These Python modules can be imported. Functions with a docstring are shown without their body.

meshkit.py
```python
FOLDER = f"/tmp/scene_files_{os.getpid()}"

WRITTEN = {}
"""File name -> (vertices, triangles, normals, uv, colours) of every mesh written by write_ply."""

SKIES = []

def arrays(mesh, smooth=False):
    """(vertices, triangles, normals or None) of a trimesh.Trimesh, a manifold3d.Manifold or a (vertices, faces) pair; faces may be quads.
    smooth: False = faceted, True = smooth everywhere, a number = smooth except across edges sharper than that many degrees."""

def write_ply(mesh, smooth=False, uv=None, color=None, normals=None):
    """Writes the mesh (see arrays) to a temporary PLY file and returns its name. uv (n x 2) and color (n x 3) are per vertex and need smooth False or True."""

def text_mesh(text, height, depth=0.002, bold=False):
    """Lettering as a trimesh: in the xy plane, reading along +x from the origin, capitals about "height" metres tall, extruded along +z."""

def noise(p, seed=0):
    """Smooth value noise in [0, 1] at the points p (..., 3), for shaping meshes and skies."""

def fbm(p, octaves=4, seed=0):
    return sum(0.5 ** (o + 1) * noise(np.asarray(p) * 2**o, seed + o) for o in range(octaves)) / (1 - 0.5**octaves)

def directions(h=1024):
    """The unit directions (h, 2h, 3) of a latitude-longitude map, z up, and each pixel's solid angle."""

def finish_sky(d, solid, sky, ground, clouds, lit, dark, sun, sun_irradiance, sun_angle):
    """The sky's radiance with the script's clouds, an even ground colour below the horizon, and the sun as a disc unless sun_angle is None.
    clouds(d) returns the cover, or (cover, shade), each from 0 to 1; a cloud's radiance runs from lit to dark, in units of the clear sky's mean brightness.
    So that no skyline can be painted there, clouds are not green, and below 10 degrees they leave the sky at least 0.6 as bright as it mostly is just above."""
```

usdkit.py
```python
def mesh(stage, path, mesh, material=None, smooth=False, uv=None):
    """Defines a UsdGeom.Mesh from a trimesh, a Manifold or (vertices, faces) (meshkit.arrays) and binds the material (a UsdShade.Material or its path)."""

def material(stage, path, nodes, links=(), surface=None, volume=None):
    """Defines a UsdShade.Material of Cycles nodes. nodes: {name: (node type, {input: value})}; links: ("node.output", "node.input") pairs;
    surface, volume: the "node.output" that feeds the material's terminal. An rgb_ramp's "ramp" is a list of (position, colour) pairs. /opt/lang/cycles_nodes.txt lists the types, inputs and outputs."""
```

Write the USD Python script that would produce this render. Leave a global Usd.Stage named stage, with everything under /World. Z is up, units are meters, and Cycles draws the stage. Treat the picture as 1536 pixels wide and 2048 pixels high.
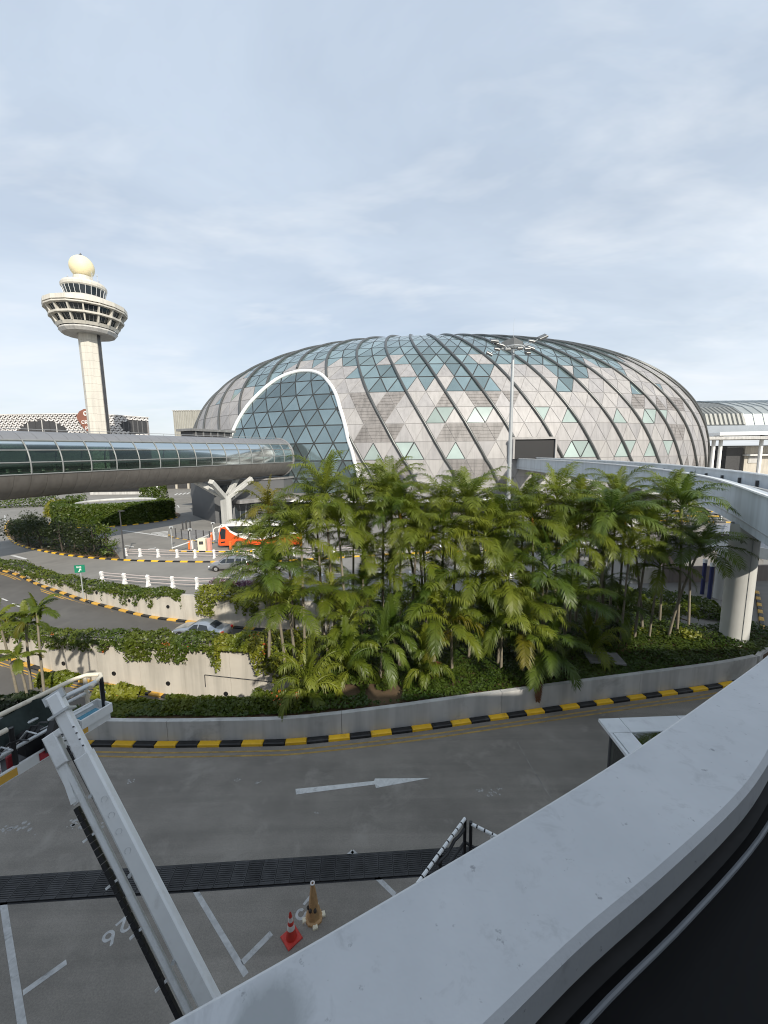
import math, random
import numpy as np
import trimesh
import shapely
from shapely.geometry import Polygon, LineString, Point
from pxr import Usd, UsdGeom, UsdLux, UsdShade, Sdf, Gf, Vt
import usdkit, meshkit

stage = Usd.Stage.CreateInMemory()
UsdGeom.SetStageUpAxis(stage, 'Z'); UsdGeom.SetStageMetersPerUnit(stage, 1.0)
UsdGeom.Xform.Define(stage, '/World')
stage.SetDefaultPrim(stage.GetPrimAtPath('/World'))
UsdGeom.Scope.Define(stage, '/World/Looks')

# ------------------------------------------------------------------ camera, sky, sun
EYE = np.array([0., 0., 13.]); FPX, PITCH, ROLL = 811., math.radians(8.0), math.radians(0.7)
FWD = np.array([0, math.cos(PITCH), -math.sin(PITCH)]); _u = np.array([0, math.sin(PITCH), math.cos(PITCH)]); _r = np.array([1., 0, 0])
RGT = _r * math.cos(ROLL) - _u * math.sin(ROLL); UPV = _u * math.cos(ROLL) + _r * math.sin(ROLL)
cam = UsdGeom.Camera.Define(stage, '/World/camera')
cam.AddTransformOp().Set(Gf.Matrix4d(*RGT, 0, *UPV, 0, *(-FWD), 0, *EYE, 1))
cam.CreateHorizontalApertureAttr(36.0); cam.CreateVerticalApertureAttr(48.0)
cam.CreateFocalLengthAttr(36.0 * FPX / 1536); cam.CreateClippingRangeAttr(Gf.Vec2f(0.05, 9000))
EXPOSURE = 0.25
cam.CreateExposureAttr(EXPOSURE)

SUN_EL = math.radians(31); SUN_AZ = math.atan2(0.45, -0.89)          # azimuth as atan2(x, y) of the direction towards the sun
SUN_DIR = np.array([math.sin(SUN_AZ) * math.cos(SUN_EL), math.cos(SUN_AZ) * math.cos(SUN_EL), math.sin(SUN_EL)])
SKY_STRENGTH = 0.10
sky_nodes = {
    's': ('sky_texture', dict(sky_type='single_scattering', sun_disc=False, sun_elevation=SUN_EL, sun_rotation=SUN_AZ, air_density=1.0, aerosol_density=2.0, ozone_density=1.0)),
    'tc': ('texture_coordinate', {}), 'sep': ('separate_xyz', {}),
    'zb': ('math', dict(math_type='add', value2=0.16)), 'zm': ('math', dict(math_type='maximum', value2=0.03)),
    'dx': ('math', dict(math_type='divide')), 'dy': ('math', dict(math_type='divide')), 'cm': ('combine_xyz', dict(z=0.0)),
    'mp': ('mapping', dict(scale=(0.5, 0.75, 1), rotation=(0, 0, 0.5), location=(3.1, 1.7, 0))),
    'n1': ('noise_texture', dict(scale=1.1, detail=9, roughness=0.58, distortion=0.35)),
    'r1': ('rgb_ramp', dict(ramp=[(0.30, (0.56,) * 3), (0.46, (0.72,) * 3), (0.60, (0.88,) * 3), (0.74, (0.98,) * 3)])),
    'mp2': ('mapping', dict(scale=(1.4, 2.6, 1), rotation=(0, 0, -0.55), location=(0.4, 5.2, 0))),
    'n2': ('noise_texture', dict(scale=1.0, detail=8, roughness=0.55, distortion=0.3)),
    'r2': ('rgb_ramp', dict(ramp=[(0.50, (0.0,) * 3), (0.60, (0.22,) * 3), (0.74, (0.62,) * 3)])),
    'hz': ('rgb_ramp', dict(ramp=[(0.0, (8.0, 8.45, 8.9)), (0.22, (7.1, 7.85, 8.7)), (0.55, (5.7, 6.6, 7.75)), (1.0, (5.0, 5.9, 7.2))])), 'mx': ('mix_color', {}), 'mx2': ('mix_color', dict(b=(8.0, 8.3, 8.6))),
    'bg': ('background_shader', dict(strength=SKY_STRENGTH)),
}
sky_links = [('tc.generated', 'sep.vector'), ('sep.z', 'zb.value1'), ('zb.value', 'zm.value1'), ('sep.x', 'dx.value1'), ('zm.value', 'dx.value2'),
             ('sep.y', 'dy.value1'), ('zm.value', 'dy.value2'), ('dx.value', 'cm.x'), ('dy.value', 'cm.y'), ('cm.vector', 'mp.vector'), ('mp.vector', 'n1.vector'),
             ('n1.fac', 'r1.fac'), ('cm.vector', 'mp2.vector'), ('mp2.vector', 'n2.vector'), ('n2.fac', 'r2.fac'),
             ('sep.z', 'hz.fac'), ('hz.color', 'mx.b'), ('s.color', 'mx.a'), ('r1.color', 'mx.fac'), ('mx.result', 'mx2.a'), ('r2.color', 'mx2.fac'), ('mx2.result', 'bg.color')]
skym = usdkit.material(stage, '/World/Looks/sky_air', sky_nodes, sky_links, surface='bg.background')
dl = UsdLux.DomeLight.Define(stage, '/World/sky')
UsdShade.MaterialBindingAPI.Apply(dl.GetPrim()).Bind(skym)
dl.GetPrim().SetCustomDataByKey('kind', 'structure')
sun = UsdLux.DistantLight.Define(stage, '/World/sun')
sun.CreateIntensityAttr(1.05); sun.CreateAngleAttr(0.6); sun.CreateColorAttr(Gf.Vec3f(1.0, 0.93, 0.82))
sun.GetPrim().CreateAttribute('inputs:normalize', Sdf.ValueTypeNames.Bool).Set(True)
_z = SUN_DIR; _x = np.cross([0, 0, 1.], _z); _x /= np.linalg.norm(_x); _y = np.cross(_z, _x)
UsdGeom.Xformable(sun).AddTransformOp().Set(Gf.Matrix4d(*_x, 0, *_y, 0, *_z, 0, 0, 0, 60, 1))

# ------------------------------------------------------------------ helpers
ORIGIN = {}; COUNT = {}; WARP = {}
def lerp(a, b, t): return np.asarray(a, float) * (1 - t) + np.asarray(b, float) * t
def ray(px, py): return FWD + RGT * ((px - 768) / FPX) + UPV * ((1024 - py) / FPX)
def at(px, py, z=None, Y=None, zc=None):
    """Survey: the world point seen at a pixel of the photograph that lies at height z, or at distance Y (or optical depth zc)."""
    d = ray(px, py); t = zc if zc is not None else ((z - EYE[2]) / d[2] if z is not None else Y / d[1])
    return EYE + d * t
def to_px(p):
    q = np.asarray(p, float) - EYE; w = q @ FWD
    return np.stack([768 + FPX * (q @ RGT) / w, 1024 - FPX * (q @ UPV) / w], -1)
def numbered(parent, name):
    n = COUNT.get((parent, name), 0); COUNT[(parent, name)] = n + 1
    return f'{parent}/{name}' if n == 0 else f'{parent}/{name}_{n:03d}'
def tag(path, label=None, cat=None, group=None, kind=None):
    p = stage.GetPrimAtPath(path)
    for k, v in (('label', label), ('category', cat), ('group', group), ('kind', kind)):
        if v: p.SetCustomDataByKey(k, v)
    return path
def thing(name, label, cat, loc=(0, 0, 0), group=None, kind=None):
    path = numbered('/World', name); x = UsdGeom.Xform.Define(stage, path)
    x.AddTranslateOp().Set(Gf.Vec3d(*map(float, loc))); ORIGIN[path] = np.asarray(loc, float)
    return tag(path, label, cat, group, kind)
def part(parent, name, mb, m, label=None, smooth=False, kind=None):
    if not mb.f: return None
    path = numbered(parent, name); o = ORIGIN.get(parent, np.zeros(3)); v, f = mb.arrays()
    if parent in WARP: v = WARP[parent](v)
    usdkit.mesh(stage, path, (v - o, f), m, smooth); ORIGIN[path] = o
    return tag(path, label=label, kind=kind)
def single(name, mb, m, label, cat, group=None, kind=None, smooth=False):
    p = part('/World', name, mb, m, smooth=smooth); return tag(p, label, cat, group, kind)

class MB:
    def __init__(s): s.v = []; s.f = []; s.n = 0
    def add(s, v, f):
        v = np.asarray(v, float).reshape(-1, 3)
        for q in f:
            q = [int(i) + s.n for i in q]
            for i in range(1, len(q) - 1): s.f.append((q[0], q[i], q[i + 1]))
        s.v.append(v); s.n += len(v); return s
    def raw(s, v, f):
        s.v.append(np.asarray(v, float)); s.f.extend(map(tuple, (np.asarray(f, int) + s.n).tolist())); s.n += len(v); return s
    def arrays(s): return np.vstack(s.v), np.asarray(s.f, int)
    def frame(s, o, ex, ey, ez, size, bev=0.0):
        o, ex, ey, ez = (np.asarray(a, float) for a in (o, ex, ey, ez)); h = np.asarray(size, float) / 2
        if bev <= 0:
            c = [o + ex * (i * h[0]) + ey * (j * h[1]) + ez * (k * h[2]) for k in (-1, 1) for j in (-1, 1) for i in (-1, 1)]
            return s.add(c, [(0, 2, 3, 1), (4, 5, 7, 6), (0, 1, 5, 4), (2, 6, 7, 3), (0, 4, 6, 2), (1, 3, 7, 5)])
        b = min(bev, h.min() * .9); c = []                                     # chamfered top and vertical edges
        for zz, d in ((-h[2], 0), (h[2] - b, 0), (h[2], b)):
            for i, j in ((-1, -1), (1, -1), (1, 1), (-1, 1)):
                c.append(o + ex * i * (h[0] - d) + ey * j * (h[1] - d) + ez * zz)
        f = [(3, 2, 1, 0), (8, 9, 10, 11)]
        for r in (0, 4): f += [(r + i, r + (i + 1) % 4, r + 4 + (i + 1) % 4, r + 4 + i) for i in range(4)]
        return s.add(c, f)
    def box(s, c, size, rz=0., bev=0.0):
        a, b = math.cos(rz), math.sin(rz)
        return s.frame(c, (a, b, 0), (-b, a, 0), (0, 0, 1), size, bev)
    def bar(s, p0, p1, w, h, up=(0, 0, 1), bev=0.0):
        p0, p1 = np.asarray(p0, float), np.asarray(p1, float); d = p1 - p0; L = np.linalg.norm(d); d /= L
        side = np.cross(up, d)
        if np.linalg.norm(side) < 1e-3: side = np.cross((1, 0, 0), d)
        side /= np.linalg.norm(side); u = np.cross(d, side)
        return s.frame((p0 + p1) / 2, d, side, u, (L, w, h), bev)
    def tube(s, pts, r, n=8, caps=True, closed=False):
        pts = np.asarray(pts, float); m = len(pts); r = np.broadcast_to(np.asarray(r, float), (m,))
        t = np.gradient(pts, axis=0)
        if closed: t = np.roll(pts, -1, 0) - np.roll(pts, 1, 0)
        t /= np.maximum(np.linalg.norm(t, axis=1, keepdims=True), 1e-9)
        ref = np.array([0, 0, 1.]) if abs(t[:, 2]).mean() < .9 else np.array([1., 0, 0])
        v = []
        for k in range(m):
            a = np.cross(ref, t[k]); a /= max(np.linalg.norm(a), 1e-9); b = np.cross(t[k], a)
            for i in range(n):
                w = 2 * math.pi * i / n; v.append(pts[k] + r[k] * (a * math.cos(w) + b * math.sin(w)))
        f = [(k * n + i, k * n + (i + 1) % n, ((k + 1) % m) * n + (i + 1) % n, ((k + 1) % m) * n + i) for k in range(m if closed else m - 1) for i in range(n)]
        if caps and not closed: f += [tuple(range(n))[::-1], tuple(range((m - 1) * n, m * n))]
        return s.add(v, f)
    def lathe(s, c, prof, n=24, a0=0., a1=2 * math.pi, phase=0.):
        full = abs(a1 - a0 - 2 * math.pi) < 1e-6; k = n if full else n + 1; v = []
        for r, z in prof:
            for i in range(k):
                a = phase + a0 + (a1 - a0) * i / n; v.append((c[0] + r * math.cos(a), c[1] + r * math.sin(a), c[2] + z))
        f = [(j * k + i, j * k + (i + 1) % k, (j + 1) * k + (i + 1) % k, (j + 1) * k + i) for j in range(len(prof) - 1) for i in range(n)]
        return s.add(v, f)
    def sheet(s, poly, z=0.):
        for g in getattr(poly, 'geoms', [poly]):
            if g.is_empty or g.area < 1e-6: continue
            v, f = trimesh.creation.triangulate_polygon(g, engine='earcut')
            zz = np.array([z(x, y) for x, y in v]) if callable(z) else np.full(len(v), float(z))
            a = np.column_stack([v, zz]); n = np.cross(a[f[:, 1]] - a[f[:, 0]], a[f[:, 2]] - a[f[:, 0]])[:, 2]
            f = np.where((n < 0)[:, None], f[:, ::-1], f); s.raw(a, f)
        return s
    def prism(s, poly, z0, z1):
        for g in getattr(poly, 'geoms', [poly]):
            m = trimesh.creation.extrude_polygon(g, z1 - z0, engine='earcut'); m.apply_translation((0, 0, z0)); s.raw(m.vertices, m.faces)
        return s
    def profile(s, poly, o, ex, ey, ez, depth):
        """Extrudes a polygon drawn in the plane (ex, ey) along ez."""
        m = trimesh.creation.extrude_polygon(poly, depth, engine='earcut')
        v = np.asarray(o) + m.vertices[:, :1] * np.asarray(ex) + m.vertices[:, 1:2] * np.asarray(ey) + m.vertices[:, 2:] * np.asarray(ez)
        return s.raw(v, m.faces)
    def strip(s, A, B):
        A, B = np.asarray(A, float), np.asarray(B, float); m = len(A)
        return s.add(np.vstack([A, B]), [(i, i + 1, m + i + 1, m + i) for i in range(m - 1)])
    def plate(s, pts, t):
        """A flat polygon (3D points) given thickness t along its normal."""
        p = np.asarray(pts, float); n = np.cross(p[1] - p[0], p[2] - p[0]); n /= max(np.linalg.norm(n), 1e-9); m = len(p); q = p + n * t
        return s.add(np.vstack([p, q]), [tuple(range(m))[::-1], tuple(range(m, 2 * m))] + [(i, (i + 1) % m, m + (i + 1) % m, m + i) for i in range(m)])
    def blob(s, c, r, sub=2, seed=0, amp=.15):
        m = trimesh.creation.icosphere(subdivisions=sub); d = m.vertices * (1 + amp * (meshkit.noise(m.vertices * 2.3 + seed * 7.1, seed)[:, None] - .5) * 2)
        return s.raw(np.asarray(c) + d * np.asarray(r), m.faces)

def resample(pts, step=None, n=None):
    pts = np.asarray(pts, float); L = np.r_[0, np.cumsum(np.linalg.norm(np.diff(pts, axis=0), axis=1))]
    if n is None: n = max(2, int(round(L[-1] / step)) + 1)
    u = np.linspace(0, L[-1], n)
    return np.stack([np.interp(u, L, pts[:, k]) for k in range(pts.shape[1])], 1)
def smooth_path(pts, n=80):
    pts = np.asarray(pts, float)
    from scipy.interpolate import PchipInterpolator
    L = np.r_[0, np.cumsum(np.linalg.norm(np.diff(pts, axis=0), axis=1))]
    u = np.linspace(0, L[-1], n)
    return np.stack([PchipInterpolator(L, pts[:, k])(u) for k in range(pts.shape[1])], 1)
def offset(pts, d):
    pts = np.asarray(pts, float); t = np.gradient(pts[:, :2], axis=0); t /= np.linalg.norm(t, axis=1, keepdims=True)
    q = pts.copy(); q[:, 0] -= t[:, 1] * d; q[:, 1] += t[:, 0] * d; return q

# ------------------------------------------------------------------ materials
def mat(name, col, rough=.6, var=.14, scale=1.2, col2=None, metal=0., bump=0., bscale=40., streak=0., rand=0., coat=0., ior=1.5, island=0., stain=None, sscale=.25, track=0.):
    N = {'g': ('geometry', {}), 'n': ('noise_texture', dict(scale=scale, detail=7, roughness=.62)), 'p': ('principled_bsdf', dict(roughness=rough, metallic=metal, ior=ior, coat_weight=coat))}
    c = np.asarray(col, float); lo = c * (1 - var); hi = c * (1 + var) if col2 is None else np.asarray(col2, float)
    N['r'] = ('rgb_ramp', dict(ramp=[(.3, tuple(lo)), (.7, tuple(hi))]))
    L = [('g.position', 'n.vector'), ('n.fac', 'r.fac')]; out = 'r.color'
    def mul(tag_, src, lo_, hi_, a, b):
        nonlocal out
        N[tag_ + 'r'] = ('rgb_ramp', dict(ramp=[(a, (lo_,) * 3), (b, (hi_,) * 3)])); N[tag_ + 'm'] = ('mix_color', dict(blend_type='multiply', fac=1.0, use_clamp_result=False))
        L.extend([(src, tag_ + 'r.fac'), (out, tag_ + 'm.a'), (tag_ + 'r.color', tag_ + 'm.b')]); out = tag_ + 'm.result'
    if streak:
        N['sm'] = ('mapping', dict(scale=(.9, .9, .06))); N['sn'] = ('noise_texture', dict(scale=1.5, detail=5, roughness=.6)); L.extend([('g.position', 'sm.vector'), ('sm.vector', 'sn.vector')])
        mul('st', 'sn.fac', 1 - streak, 1.05, .36, .56)
    if track:                                                      # long worn and oily bands along the traffic lanes, with fine speckle
        N['km'] = ('mapping', dict(scale=(.05, .75, 1), rotation=(0, 0, -.06))); N['kn'] = ('noise_texture', dict(scale=1.3, detail=6, roughness=.6, distortion=.8)); L.extend([('g.position', 'km.vector'), ('km.vector', 'kn.vector')]); mul('tk', 'kn.fac', 1 - track, 1 + track, .36, .62)
        N['fn'] = ('noise_texture', dict(scale=26., detail=4, roughness=.8)); L.append(('g.position', 'fn.vector')); mul('fs', 'fn.fac', .82, 1.18, .35, .65)
    if rand:
        N['oi'] = ('object_info', {}); mul('ra', 'oi.random', 1 - rand, 1 + rand, 0., 1.)
    if island: mul('is', 'g.random_per_island', 1 - island, 1 + island, 0., 1.)
    if stain is not None:
        N['tn'] = ('noise_texture', dict(scale=sscale, detail=8, roughness=.7, distortion=.4)); N['tr'] = ('rgb_ramp', dict(ramp=[(.54, (0.,) * 3), (.68, (.75,) * 3)])); N['tm'] = ('mix_color', dict(b=tuple(stain)))
        L.extend([('g.position', 'tn.vector'), ('tn.fac', 'tr.fac'), ('tr.color', 'tm.fac'), (out, 'tm.a')]); out = 'tm.result'
    if bump:
        N['bn'] = ('noise_texture', dict(scale=bscale, detail=5, roughness=.65)); N['b'] = ('bump', dict(strength=bump, distance=.02)); L.extend([('g.position', 'bn.vector'), ('bn.fac', 'b.height'), ('b.normal', 'p.normal')])
    L.append((out, 'p.base_color'))
    return usdkit.material(stage, '/World/Looks/' + name, N, L, surface='p.BSDF')
def leaf(name, col, col2, rough=.45, trans=.35, island=.45, rand=.15, scale=.8):
    N = {'g': ('geometry', {}), 'n': ('noise_texture', dict(scale=scale, detail=4)), 'r': ('rgb_ramp', dict(ramp=[(.35, tuple(col)), (.68, tuple(col2))])),
         'ir': ('rgb_ramp', dict(ramp=[(0, (1 - island,) * 3), (1, (1 + island,) * 3)])), 'm': ('mix_color', dict(blend_type='multiply', fac=1., use_clamp_result=False)),
         'oi': ('object_info', {}), 'orr': ('rgb_ramp', dict(ramp=[(0, (1 - rand, 1 - rand * .8, 1 - rand)), (1, (1 + rand, 1 + rand * .7, 1 + rand * .3))])), 'm2': ('mix_color', dict(blend_type='multiply', fac=1., use_clamp_result=False)),
         'p': ('principled_bsdf', dict(roughness=rough)), 't': ('translucent_bsdf', {}), 'x': ('mix_closure', dict(fac=trans))}
    L = [('g.position', 'n.vector'), ('n.fac', 'r.fac'), ('g.random_per_island', 'ir.fac'), ('r.color', 'm.a'), ('ir.color', 'm.b'), ('oi.random', 'orr.fac'), ('m.result', 'm2.a'), ('orr.color', 'm2.b'),
         ('m2.result', 'p.base_color'), ('m2.result', 't.color'), ('p.BSDF', 'x.closure1'), ('t.BSDF', 'x.closure2')]
    return usdkit.material(stage, '/World/Looks/' + name, N, L, surface='x.closure')
def pane(name, tint, ior=1.9, rough=.03, base=.0, gcol=(.9, .95, .95)):
    N = {'f': ('fresnel', dict(IOR=ior)), 'a': ('math', dict(math_type='add', value2=base)), 't': ('transparent_bsdf', dict(color=tuple(tint))), 'g': ('glossy_bsdf', dict(color=gcol, roughness=rough)), 'x': ('mix_closure', {})}
    return usdkit.material(stage, '/World/Looks/' + name, N, [('f.fac', 'a.value1'), ('a.value', 'x.fac'), ('t.BSDF', 'x.closure1'), ('g.BSDF', 'x.closure2')], surface='x.closure')

asphalt = mat('asphalt', (.215, .195, .168), .85, .24, .30, bump=.35, bscale=70, stain=(.30, .275, .24), sscale=.55, track=.11)
asphalt_sun = mat('asphalt_light', (.225, .215, .195), .85, .14, .2, bump=.2, bscale=50, stain=(.17, .163, .15), sscale=.15)
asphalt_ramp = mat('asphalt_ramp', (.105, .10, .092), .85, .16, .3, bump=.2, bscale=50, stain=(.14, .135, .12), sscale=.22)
paint_white = mat('road_paint_white', (.62, .62, .60), .7, .15, 6., stain=(.3, .3, .29), sscale=3.)
paint_faded = mat('road_paint_faded', (.46, .46, .45), .75, .2, 5., stain=(.16, .16, .155), sscale=2.5)
crack_m = mat('crack_filler', (.24, .225, .2), .85, .3, 3., stain=(.10, .095, .088), sscale=2.)
scuff_m = mat('road_scuff_paint', (.33, .325, .31), .8, .3, 9., stain=(.2, .19, .17), sscale=6.)
paint_yellow = mat('road_paint_yellow', (.36, .24, .07), .75, .3, 3., stain=(.13, .115, .085), sscale=.9)
kerb_y = mat('kerb_paint_yellow', (.78, .46, .02), .5, .08, 2., stain=(.42, .25, .04), sscale=1.6, rand=.16)
kerb_o = mat('kerb_paint_amber', (.62, .36, .06), .55, .12, 2., stain=(.3, .2, .08), sscale=.9, rand=.12)
kerb_k = mat('kerb_paint_black', (.016, .016, .016), .45, .3, 2., stain=(.05, .048, .045), sscale=1.2)
concrete = mat('concrete_wall', (.50, .465, .40), .8, .08, .5, streak=.16, bump=.12, bscale=18)
concrete_grey = mat('concrete_grey', (.48, .475, .455), .8, .1, .6, streak=.18, bump=.12, bscale=20, stain=(.28, .275, .26), sscale=.5)
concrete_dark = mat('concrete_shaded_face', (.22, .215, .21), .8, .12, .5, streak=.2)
def beam_paint():
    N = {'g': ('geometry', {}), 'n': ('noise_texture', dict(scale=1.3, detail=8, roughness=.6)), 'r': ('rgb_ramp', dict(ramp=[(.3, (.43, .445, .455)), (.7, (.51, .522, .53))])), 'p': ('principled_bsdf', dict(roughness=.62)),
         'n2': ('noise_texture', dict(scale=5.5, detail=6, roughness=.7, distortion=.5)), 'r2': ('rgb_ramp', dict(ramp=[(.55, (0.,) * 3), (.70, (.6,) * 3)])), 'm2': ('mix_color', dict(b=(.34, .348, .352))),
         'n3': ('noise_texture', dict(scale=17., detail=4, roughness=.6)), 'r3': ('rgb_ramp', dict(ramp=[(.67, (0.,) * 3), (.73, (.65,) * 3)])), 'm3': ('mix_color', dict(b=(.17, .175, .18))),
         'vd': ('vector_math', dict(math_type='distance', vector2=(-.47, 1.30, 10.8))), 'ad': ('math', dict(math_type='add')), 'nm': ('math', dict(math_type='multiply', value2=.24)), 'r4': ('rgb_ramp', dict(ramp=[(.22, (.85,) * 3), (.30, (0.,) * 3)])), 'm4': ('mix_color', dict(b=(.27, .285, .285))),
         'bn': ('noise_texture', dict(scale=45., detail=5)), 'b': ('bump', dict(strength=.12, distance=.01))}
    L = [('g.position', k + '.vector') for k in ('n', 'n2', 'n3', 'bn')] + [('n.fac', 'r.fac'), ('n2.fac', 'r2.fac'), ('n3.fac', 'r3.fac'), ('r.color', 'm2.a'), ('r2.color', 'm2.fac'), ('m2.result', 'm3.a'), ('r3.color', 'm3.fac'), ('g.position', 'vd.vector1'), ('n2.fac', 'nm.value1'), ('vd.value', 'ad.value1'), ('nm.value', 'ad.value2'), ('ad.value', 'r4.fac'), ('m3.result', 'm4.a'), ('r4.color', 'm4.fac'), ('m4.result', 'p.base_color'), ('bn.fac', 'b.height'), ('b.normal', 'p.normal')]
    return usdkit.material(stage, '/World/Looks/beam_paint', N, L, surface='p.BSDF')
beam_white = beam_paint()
beam_blue = mat('guideway_paint', (.46, .50, .53), .65, .06, .5, streak=.1)
column_paint = mat('column_paint', (.49, .49, .465), .65, .06, .6, streak=.12)
steel_white = mat('white_steel', (.78, .79, .78), .4, .05, 2., stain=(.66, .66, .64), sscale=2.)
steel_grey = mat('grey_steel', (.33, .34, .345), .45, .1, 1.5, metal=.3)
steel_dark = mat('dark_steel', (.05, .05, .052), .45, .2, 2.)
galv = mat('galvanised_steel', (.55, .57, .57), .4, .08, 3., metal=.5)
black = mat('black_plastic', (.012, .012, .013), .5, .2, 5.)
rubber = mat('rubber', (.02, .02, .02), .8, .2, 5.)
soil = mat('soil', (.10, .065, .035), .9, .3, 1.5, bump=.5, bscale=12)
leaf_cover = leaf('leaf_ground_cover', (.085, .16, .015), (.17, .24, .026), island=.5, scale=.5)
leaf_hedge = leaf('leaf_wall_shrub', (.12, .195, .015), (.26, .31, .03), island=.5, scale=.45)
leaf_bright = leaf('leaf_bright_shrub', (.20, .26, .018), (.36, .375, .034), island=.4, scale=.5)
leaf_yellow = leaf('leaf_yellow_shrub', (.24, .26, .015), (.40, .38, .025), island=.35)
leaf_hedge_far = leaf('leaf_clipped_hedge', (.09, .165, .015), (.19, .26, .026), island=.5)
leaf_dark = leaf('leaf_dark_tree', (.024, .045, .012), (.05, .08, .02), island=.5)
leaf_palm = leaf('leaf_palm', (.150, .215, .020), (.275, .325, .038), island=.3, rand=.3, scale=.35, trans=.45)
leaf_palm_y = leaf('leaf_palm_golden', (.18, .18, .015), (.30, .25, .02), island=.3, rand=.3, scale=.35)
leaf_palm_d = leaf('leaf_palm_deep', (.085, .15, .017), (.17, .235, .029), island=.3, rand=.25, scale=.35)
leaf_dead = leaf('leaf_dead', (.18, .06, .02), (.26, .11, .04), island=.3)
flower_red = leaf('flower_orange', (.75, .14, .04), (.8, .25, .06), island=.2)
bark = mat('palm_bark', (.20, .175, .13), .85, .2, 5., bump=.3, bscale=25)
bark_dark = mat('tree_bark', (.05, .042, .034), .9, .2, 5.)
shaft_green = mat('crownshaft_green', (.16, .19, .05), .5, .2, 3.)
shaft_orange = mat('crownshaft_orange', (.42, .20, .025), .5, .25, 3.)

# ------------------------------------------------------------------ pixel-surveyed plan lines (world metres)
def line(px, z): return np.array([at(x, y, z) for x, y in px])
def line3(pxz): return np.array([at(x, y, z) for x, y, z in pxz])
KERB = smooth_path(np.vstack([[(-34, 17.1, 0), (-19, 16.95, 0)], line([(196, 1494.5), (350, 1496), (567, 1492), (640, 1486), (823, 1465), (1000, 1440), (1180, 1414), (1300, 1397), (1440, 1377)], 0), [(21.5, 21.6, 0)]]), 120)
FRONT = offset(KERB, .34)
W1 = smooth_path(np.vstack([[(-62, 57, 0)], line3([(0, 1139, -.2), (31, 1147, -.4), (78, 1168, -.7), (129, 1186, -.9), (180, 1203, -1.1), (234, 1217, -1.3), (312, 1235, -1.6), (371, 1242, -1.7), (488, 1256, -1.9), (547, 1260, -2)]),
                            [(0, 32.6, -2.3), (10, 32.0, -2.5), (17.5, 31.4, -2.5), (19.6, 29.3, -2.5), (20.4, 27.2, -2.5)]]), 110)
W2 = smooth_path(np.vstack([[(-62, 38, -.6), (-42, 33.0, -1.6)], line3([(0, 1310, -2.4), (75, 1334, -2.8), (146, 1355, -3.1), (254, 1376, -3.4), (362, 1397, -3.8), (412, 1409, -4)]), [(-8.0, 25.2, -4.4), (-5.6, 24.6, -4.5), (-4.0, 23.4, -4.5)]]), 70)
LF = smooth_path(np.array([(-62, 26, -.6), (-42, 21.5, -1.6), (-31, 19.7, -2.4), (-23, 18.7, -3.1), (-14, 18.4, -3.8), (-9, 18.6, -4.3), (-6, 19.2, -4.5), (-4.0, 20.4, -4.5)]), 70)
def w1_top(x): return float(np.interp(x, [-60, -46, -38, -26, -21, -18, 10, 20.5], [.35, .35, .3, .4, .6, .75, .75, .9]))
def w2_top(x): return float(np.interp(x, [-45, -31, -24.7, -21, -13.4, -9.5, -4], [-.3, -.3, -.05, .1, .35, .5, .5]))

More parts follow.
